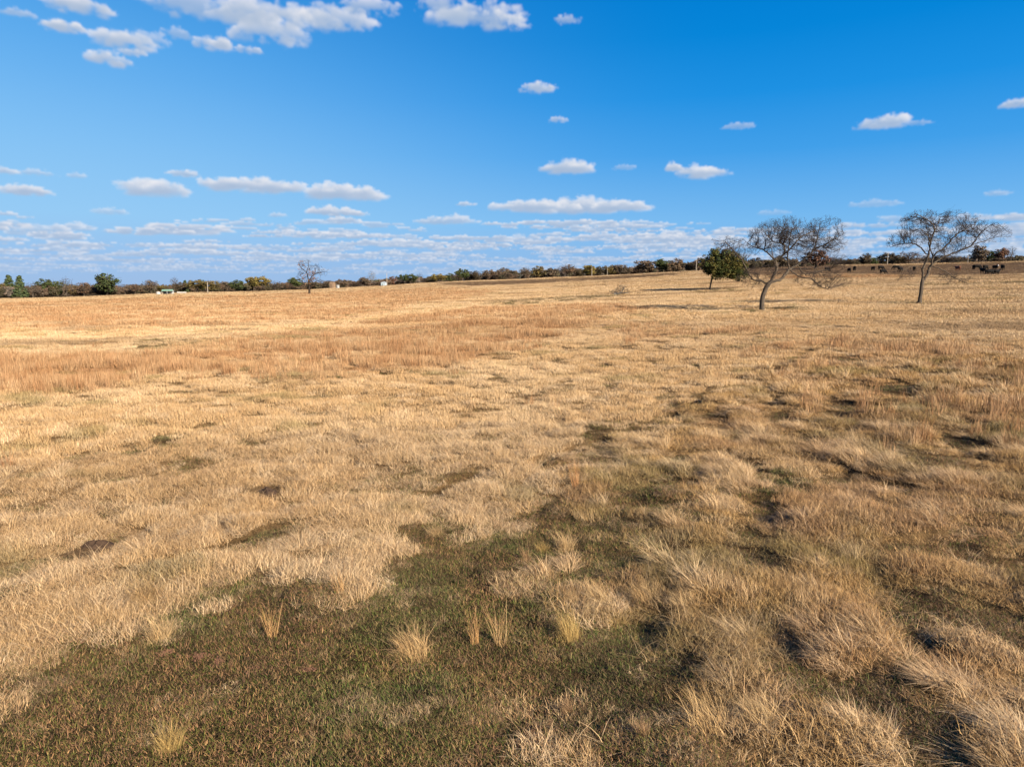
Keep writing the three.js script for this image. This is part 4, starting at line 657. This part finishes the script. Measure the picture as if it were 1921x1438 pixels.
// ---------------------------------------------------------------- dung, dirt and litter on the turf
function crumbs(n, R, lump, high, seed, dome) {
  const rnd = mulberry(seed), parts = [];
  if (dome) { const g = new THREE.SphereGeometry(1, 22, 9, 0, TAU, 0, Math.PI / 2), p = g.attributes.position; for (let i = 0; i < p.count; i++) { const x = p.getX(i), y = p.getY(i), z = p.getZ(i), f = 0.65 + 0.6 * vn(x * 2.3 + seed, z * 2.3 + 5); p.setXYZ(i, x * R * f, y * high * (0.5 + 0.9 * vn(x * 5 + seed, z * 5)) - 0.012, z * R * 0.75 * f); } g.computeVertexNormals(); parts.push(g.toNonIndexed()); }
  for (let i = 0; i < n; i++) {
    const a = rnd() * TAU, q = Math.pow(rnd(), 0.6) * R * (0.55 + 0.75 * vn(Math.cos(a) * 1.7 + seed, Math.sin(a) * 1.7)), g = new THREE.IcosahedronGeometry(lump * (0.35 + rnd() * rnd() * 1.3), 0); g.scale(1, 0.5 + 0.4 * rnd(), 1 + 0.5 * rnd()); g.rotateY(rnd() * TAU); g.rotateX(rnd());
    g.translate(Math.cos(a) * q, high * Math.max(0, 1 - (q / R) ** 2) * 0.7 + 0.002, Math.sin(a) * q * 0.6); parts.push(g);
  }
  for (const g of parts) g.deleteAttribute('uv'); return mergeGeometries(parts);
}
for (const [sx, sy, w, kind, label] of CLEAR) {
  const [x, z] = onGround(sx, sy, ground), m = Math.hypot(x, z, EYE) / 1330, R = w * m / 2;
  const dung = kind === 'dung', litter = kind === 'litter', g = dung ? crumbs(90, R, 0.028, 0.13, sx, true) : litter ? crumbs(700, R, 0.016, 0.035, sx) : crumbs(150, R * 1.3, 0.0105, 0.012, sx);
  const o = new THREE.Mesh(g, mat(dung ? [0.04, 0.025, 0.016] : litter ? [0.10, 0.056, 0.03] : [0.105, 0.054, 0.033], 1, { flatShading: true })); o.position.set(x, ground(x, z), z); o.rotation.y = sx % 3; add(o, dung ? 'cow_pat' : litter ? 'leaf_litter' : 'dirt_patch'); tag(o, label, dung ? 'dung' : litter ? 'litter' : 'dirt', dung ? 'cow pats in the straw grass' : litter ? null : 'line of red dirt patches in the turf');
}
// ---------------------------------------------------------------- cattle
function cowGeometry(grazing) {
  const N = 52, S = 1.5, mc = new MarchingCubes(N, new THREE.MeshStandardMaterial(), false, false, 60000), half = N / 2, bones = [];
  const B = (a, b, r0, r1) => bones.push([new THREE.Vector3(...a), new THREE.Vector3(...b), r0, r1]);
  B([-0.62, 0.98, 0], [0.1, 0.92, 0], 0.33, 0.37); B([0.1, 0.92, 0], [0.58, 0.96, 0], 0.37, 0.33); B([-0.7, 1.12, 0.08], [-0.7, 1.12, -0.08], 0.17, 0.17);
  if (grazing) { B([0.7, 1.05, 0], [1.02, 0.62, 0], 0.21, 0.14); B([1.02, 0.6, 0], [1.2, 0.22, 0], 0.13, 0.085); B([1.0, 0.72, -0.18], [1.0, 0.72, 0.18], 0.045, 0.045); }
  else { B([0.68, 1.08, 0], [0.98, 1.3, 0], 0.22, 0.15); B([1.0, 1.32, 0], [1.3, 1.14, 0], 0.135, 0.085); B([0.98, 1.38, -0.2], [0.98, 1.38, 0.2], 0.045, 0.045); }
  for (const s of [-1, 1]) { B([0.52, 0.75, s * 0.17], [0.5, 0.42, s * 0.17], 0.13, 0.075); B([0.5, 0.42, s * 0.17], [0.52, 0.04, s * 0.17], 0.065, 0.06); B([-0.62, 0.8, s * 0.18], [-0.55, 0.55, s * 0.18], 0.17, 0.1); B([-0.55, 0.55, s * 0.18], [-0.74, 0.42, s * 0.18], 0.09, 0.065); B([-0.74, 0.42, s * 0.18], [-0.7, 0.04, s * 0.18], 0.062, 0.058); }
  B([-0.98, 1.1, 0], [-1.02, 0.5, 0], 0.035, 0.03); B([-0.85, 1.16, 0], [-0.98, 1.1, 0], 0.05, 0.035); B([-1.02, 0.5, 0], [-1.02, 0.36, 0], 0.05, 0.04);
  const p = new THREE.Vector3(), ab = new THREE.Vector3(), ap = new THREE.Vector3();
  for (let k = 0; k < N; k++) for (let j = 0; j < N; j++) for (let i = 0; i < N; i++) {
    p.set((i - half) / half * S + 0.1, (j - half) / half * S + 0.78, (k - half) / half * S); let d = 1e9;
    for (const [a, b, r0, r1] of bones) { ab.subVectors(b, a); ap.subVectors(p, a); const t = clamp(ap.dot(ab) / ab.lengthSq(), 0, 1), q = ap.addScaledVector(ab, -t).length() - lerp(r0, r1, t), h = clamp(0.5 + (d - q) / 0.14, 0, 1); d = lerp(d, q, h) - 0.07 * h * (1 - h); }
    mc.field[i + j * N + k * N * N] = -d;
  }
  mc.isolation = 0; mc.update(); const n = mc.count, pos = mc.positionArray.slice(0, n * 3), nor = mc.normalArray.slice(0, n * 3);
  for (let i = 0; i < n; i++) { pos[i * 3] = pos[i * 3] * S + 0.1; pos[i * 3 + 1] = pos[i * 3 + 1] * S + 0.78; pos[i * 3 + 2] *= S; }
  const g = new THREE.BufferGeometry(); g.setAttribute('position', new THREE.BufferAttribute(pos, 3)); g.setAttribute('normal', new THREE.BufferAttribute(nor, 3)); return g;
}
{
  const hide = [mat([0.005, 0.0045, 0.004], 0.9), mat([0.12, 0.05, 0.03], 0.8)], white = mat([0.7, 0.66, 0.6], 0.9), shape = [cowGeometry(true), cowGeometry(false)];
  const herd = [   // feet in the view, heading, grazing, label
    [1552, 509, 0.3, 1, 'black cow at the left end of the herd below the russet oak'], [1593, 511, 1.4, 1, 'black cow second from the left end of the herd'], [1603, 507.5, 1.3, 1, 'black cow third from the left end of the herd'], [1638, 507.5, 1.5, 1, 'black cow facing away just left of the pole above the cattle'],
    [1653, 506.5, 0.2, 1, 'black cow in profile grazing right under the pole'], [1657, 514, 0.1, 1, 'black cow below the pole with its head stretched to the right'], [1681, 505.5, 3.0, 1, 'black cow upslope and left of the forked leafless tree'], [1689, 509.5, 0.6, 1, 'black cow just left of the forked leafless tree trunk'],
    [1715, 508, 1.2, 1, 'black cow half hidden behind the forked leafless tree'], [1797, 508, 1.6, 0, 'reddish brown cow alone between the two groups'], [1827, 505, 1.2, 1, 'black cow at the left end of the right group'], [1834, 505, -0.2, 1, 'black cow overlapping the leftmost cow of the right group'], [1844, 513, 1.5, 0, 'black cow seen end on, lowest left in the right group'],
    [1849, 505.5, 0.4, 1, 'black cow in the upper middle of the right group'], [1857, 516, 3.3, 1, 'black cow in profile lowest in the right group'], [1870, 515.5, 0.4, 0, 'large black cow lowest at the right of the right group'], [1867, 506.5, -1.6, 0, 'black cow with a white face turned to the viewer'], [1881, 506.5, 1.2, 0, 'black cow at the far right end of the herd']];
  herd.forEach(([sx, sy, turn, graze, label], i) => {
    const [x, z] = onGround(sx, sy, ground), t = new THREE.Group(), brownCow = /reddish/.test(label), b = new THREE.Mesh(shape[graze ? 0 : 1], hide[brownCow ? 1 : 0]); b.name = 'body'; t.add(b);
    if (/white face/.test(label)) { const f = new THREE.Mesh(new THREE.SphereGeometry(0.15, 14, 10), white); f.scale.set(1.2, 1.05, 0.95); f.position.set(1.2, 1.2, 0); f.rotation.z = -0.55; f.name = 'face_blaze'; t.add(f); }
    t.position.set(x, ground(x, z) - 0.02, z); t.rotation.y = turn; t.scale.setScalar(1.16 + 0.12 * ((i * 7) % 5) / 4); add(t, 'cow'); tag(t, label, 'cow', 'cattle grazing on the hill');
  });
}
// ---------------------------------------------------------------- poles, sheds and dead wood
const along = (sx, r) => { const d = sight(sx, 540), h = Math.hypot(d.x, d.z); return [d.x / h * r, d.z / h * r]; };
function turned(profile, m) { const g = new THREE.LatheGeometry(profile.map(([x, y]) => new THREE.Vector2(x, y)), 16); return new THREE.Mesh(g, m); }
function box(name, w, h, d, x, y, z, m, parent) { const k = new THREE.Mesh(new THREE.BoxGeometry(w, h, d), m); k.position.set(x, y, z); k.name = name; parent.add(k); return k; }
{
  const wood = mat([0.30, 0.26, 0.21]), greyWood = mat([0.2, 0.17, 0.14]), dark = mat([0.12, 0.11, 0.1], 0.6);
  for (const [sx, top, r, m, label, arm] of [[1110, 500, 352, wood, 'white post rising from the crest before the middle treeline'], [1305, 486, 354, wood, 'pale utility pole just left of the round green oak', 1], [1662, 473, 352, wood, 'pale utility pole on the crest above the cattle', 1], [1812, 479, 354, greyWood, 'grey pole on the crest right of the forked leafless tree', 1], [389, 529, 345, wood, 'slim pale pole in the left treeline right of the shelter'], [726, 512, 356, wood, 'thin white mast rising behind the pale blue shed'], [1139, 502, 356, greyWood, 'dull grey post on the crest right of the white post']]) {
    const [x, z] = along(sx, r), e = sight(sx, top), y = ground(x, z), tall = EYE + e.y / Math.hypot(e.x, e.z) * r - y, t = new THREE.Group();
    const p = turned([[0.001, -0.3], [0.13, -0.3], [0.125, 0], [0.09, tall - 0.05], [0.06, tall], [0.001, tall]], m); p.name = 'shaft'; t.add(p);
    if (arm) { box('cross_arm', 1.5, 0.1, 0.1, 0, tall - 0.5, 0.18, greyWood, t); for (const s of [-0.65, 0.65]) { const k = turned([[0.001, 0], [0.06, 0], [0.07, 0.06], [0.03, 0.16], [0.001, 0.17]], dark); k.name = 'insulator'; k.position.set(s, tall - 0.45, 0.18); t.add(k); } } else { const k = turned([[0.001, 0], [0.1, 0], [0.1, 0.05], [0.001, 0.09]], dark); k.name = 'cap'; k.position.y = tall - 0.01; t.add(k); }
    t.position.set(x, y, z); add(t, arm ? 'utility_pole' : 'post'); tag(t, label, 'pole', 'poles along the crest');
  }
}
{ // open shelter with a green sheet-metal roof
  const green = mat([0.13, 0.22, 0.17], 0.6), steel = mat([0.32, 0.33, 0.33], 0.6), shade = mat([0.26, 0.26, 0.25]), [x, z] = along(314, 338), t = new THREE.Group();
  for (const px of [-2.3, 0, 2.3]) for (const pz of [-1.4, 1.4]) box('post', 0.12, 1.5, 0.12, px, 0.75, pz, steel, t);
  const roof = new THREE.Group(); roof.name = 'roof'; t.add(roof);
  for (const s of [-1, 1]) { const slope = box('roof_sheet', 5.0, 0.06, 1.78, 0, 1.86, s * 0.82, green, roof); slope.rotation.x = s * 0.44; for (let k = -5; k <= 5; k++) { const rib = box('roof_rib', 0.05, 0.05, 1.78, k * 0.48, 1.905, s * 0.84, green, roof); rib.rotation.x = s * 0.44; } }
  box('back_panel', 4.4, 0.9, 0.05, 0, 0.6, -1.32, shade, t); box('gable_panel', 0.05, 0.5, 1.2, 2.37, 1.55, 0, mat([0.4, 0.4, 0.38]), t);
  t.position.set(x, ground(x, z) - 0.02, z); t.rotation.y = 0.2; t.scale.setScalar(0.88); add(t, 'shelter'); tag(t, 'open shelter with a green metal roof at the left field edge', 'shelter');
}
{
  const white = mat([0.3, 0.285, 0.26], 0.6), [x, z] = along(296, 338), t = new THREE.Group(), b = turned([[0.001, 0], [0.85, 0], [0.88, 0.1], [0.85, 0.2], [0.88, 0.4], [0.85, 0.6], [0.88, 0.8], [0.85, 1.0], [0.8, 1.1], [0.3, 1.2], [0.001, 1.2]], white); b.name = 'tank'; t.add(b); const l = turned([[0.001, 0], [0.24, 0], [0.24, 0.08], [0.001, 0.1]], mat([0.3, 0.3, 0.3])); l.name = 'lid'; l.position.y = 1.18; t.add(l);
  t.position.set(x, ground(x, z) - 0.02, z); add(t, 'water_tank'); tag(t, 'squat white ribbed water tank left of the green roofed shelter', 'tank');
  [[336, 4.4, 'longer low white feed trough just right of the green roofed shelter', 1.6], [345, 4.4, 'shorter low white feed trough second right of the green roofed shelter', 1.2]].forEach(([sx, , label, w]) => {
    const [x, z] = along(sx, 340), g = new THREE.Group(); box('floor', w, 0.06, 0.7, 0, 0.33, 0, white, g); for (const s of [-1, 1]) { box('side_wall', w, 0.36, 0.05, 0, 0.5, s * 0.35, white, g); box('end_wall', 0.05, 0.36, 0.64, s * (w / 2 - 0.03), 0.502, 0, white, g); for (const k of [-1, 1]) box('leg', 0.08, 0.31, 0.08, s * (w / 2 - 0.12), 0.15, k * 0.25, white, g); }
    g.position.set(x, ground(x, z) - 0.01, z); g.scale.setScalar(1.25); g.rotation.y = 0.3; add(g, 'feed_trough'); tag(g, label, 'trough', 'white troughs by the shelter'); });
}
function shed(sx, r, w, h, d, wall, roofC, label, name = 'shed') {
  const [x, z] = along(sx, r), t = new THREE.Group(), y = ground(x, z); box('wall', w, h, d, 0, h / 2, 0, mat(wall, 0.7), t);
  const roof = new THREE.Group(); roof.name = 'roof'; t.add(roof); const half = w / 2 + 0.12, rise = w * 0.22, sl = Math.hypot(half, rise), an = Math.atan2(rise, half); for (const s of [-1, 1]) { const k = box('roof_slope', sl, 0.06, d + 0.3, s * half / 2, h + rise / 2 + 0.01, 0, mat(roofC, 0.6), roof); k.rotation.z = -s * an; }
  const gable = new THREE.Shape(); gable.moveTo(-w / 2, 0); gable.lineTo(w / 2, 0); gable.lineTo(0, rise * 0.9); const gm = new THREE.Mesh(new THREE.ExtrudeGeometry(gable, { depth: d - 0.02, bevelEnabled: false }), mat(wall, 0.7)); gm.name = 'gable'; gm.position.set(0, h, -d / 2 + 0.01); t.add(gm);
  const door = box('door', w * 0.3, h * 0.75, 0.05, -w * 0.12, h * 0.38, d / 2 + 0.02, mat(wall.map((v) => v * 0.6)), t); box('handle', 0.04, 0.12, 0.05, w * 0.1, 0, 0.04, mat([0.2, 0.2, 0.2]), door);
  t.position.set(x, y - 0.02, z); t.rotation.y = -0.15; add(t, name); tag(t, label, 'shed', 'small sheds by the treeline');
}
shed(720, 354, 2.1, 1.6, 2.4, [0.27, 0.32, 0.34], [0.3, 0.34, 0.36], 'pale blue grey shed at the field edge right of the lone sparse oak');
shed(634, 358, 0.9, 1.5, 1.2, [0.33, 0.32, 0.3], [0.28, 0.27, 0.26], 'tiny white shed between the lone sparse oak and the pale blue shed');
shed(624, 370, 2.0, 3.0, 3.0, [0.17, 0.115, 0.075], [0.13, 0.095, 0.07], 'tan brown barn half hidden in trees beside the tiny white shed', 'barn');
{ // bleached dead tree before the treeline
  const nodes = growTree({ seed: 71, step: 0.35, kill: 0.7, reach: 3, points: 60, tip: 0.05, trunk: 0.24, twigs: 1, limbs: [[[0, 0, 0], [0.1, 1.2, 0], [0.2, 2.6, 0], [0.3, 4, 0.1]], [[0.1, 1.3, 0], [0.9, 1.9, 0.2], [1.7, 2.6, 0.2]], [[0.15, 2, 0], [-0.7, 2.4, -0.1], [-1.4, 2.3, 0.2]], [[0, 0.5, 0], [-0.9, 0.9, 0.3], [-1.6, 0.5, 0.4]]], lobes: [[1.4, 2.4, 0, 0.9, 0.6, 0.6], [-1.2, 2.4, 0, 0.7, 0.5, 0.5], [0.4, 3.8, 0, 0.6, 0.7, 0.5]] });
  const [x, z] = along(975, 356), t = treeGroup('dead_tree', [['trunk', woodGeometry(nodes, 0.07, 9), deadWood], ['crown', woodGeometry(nodes, 0, 0.07), deadWood]], x, z); tag(t, 'bleached white dead tree standing before the middle treeline', 'tree');
}
{ // fallen dead limb with its brush
  const nodes = growTree({ seed: 81, step: 0.22, kill: 0.35, reach: 2.4, points: 520, tip: 0.018, trunk: 0.2, twigs: 2, side: 0.5, limbs: [[[-1.3, 0.12, 0.2], [-0.5, 0.2, 0.1], [0.2, 0.4, 0]], [[0.2, 0.4, 0], [0.6, 1.0, -0.1], [1.0, 1.9, 0], [1.25, 2.5, 0.1]], [[0.2, 0.4, 0], [0.9, 0.35, 0.5], [1.6, 0.3, 0.8]], [[-0.5, 0.2, 0.1], [-0.9, 0.6, -0.4], [-1.5, 0.8, -0.8]]], lobes: [[0.6, 0.6, 0.2, 1.9, 0.5, 1.1], [-1.2, 0.5, -0.2, 1.1, 0.45, 0.9], [0.3, 1.3, 0, 1.2, 0.8, 0.6]] });
  for (const n of nodes) n[1] = Math.max(n[1], n[4] * 0.6);
  const [x, z] = onGround(1163, 552, ground), k = -z / 150, t = treeGroup('fallen_limb', [['limb', woodGeometry(nodes, 0.03, 9), deadWood], ['brush', woodGeometry(nodes, 0, 0.03), twigBark]], x, z); t.scale.setScalar(k); tag(t, 'fallen bleached limb with broken brush left of the round green oak', 'fallen limb');
}
renderer.render(scene, camera);
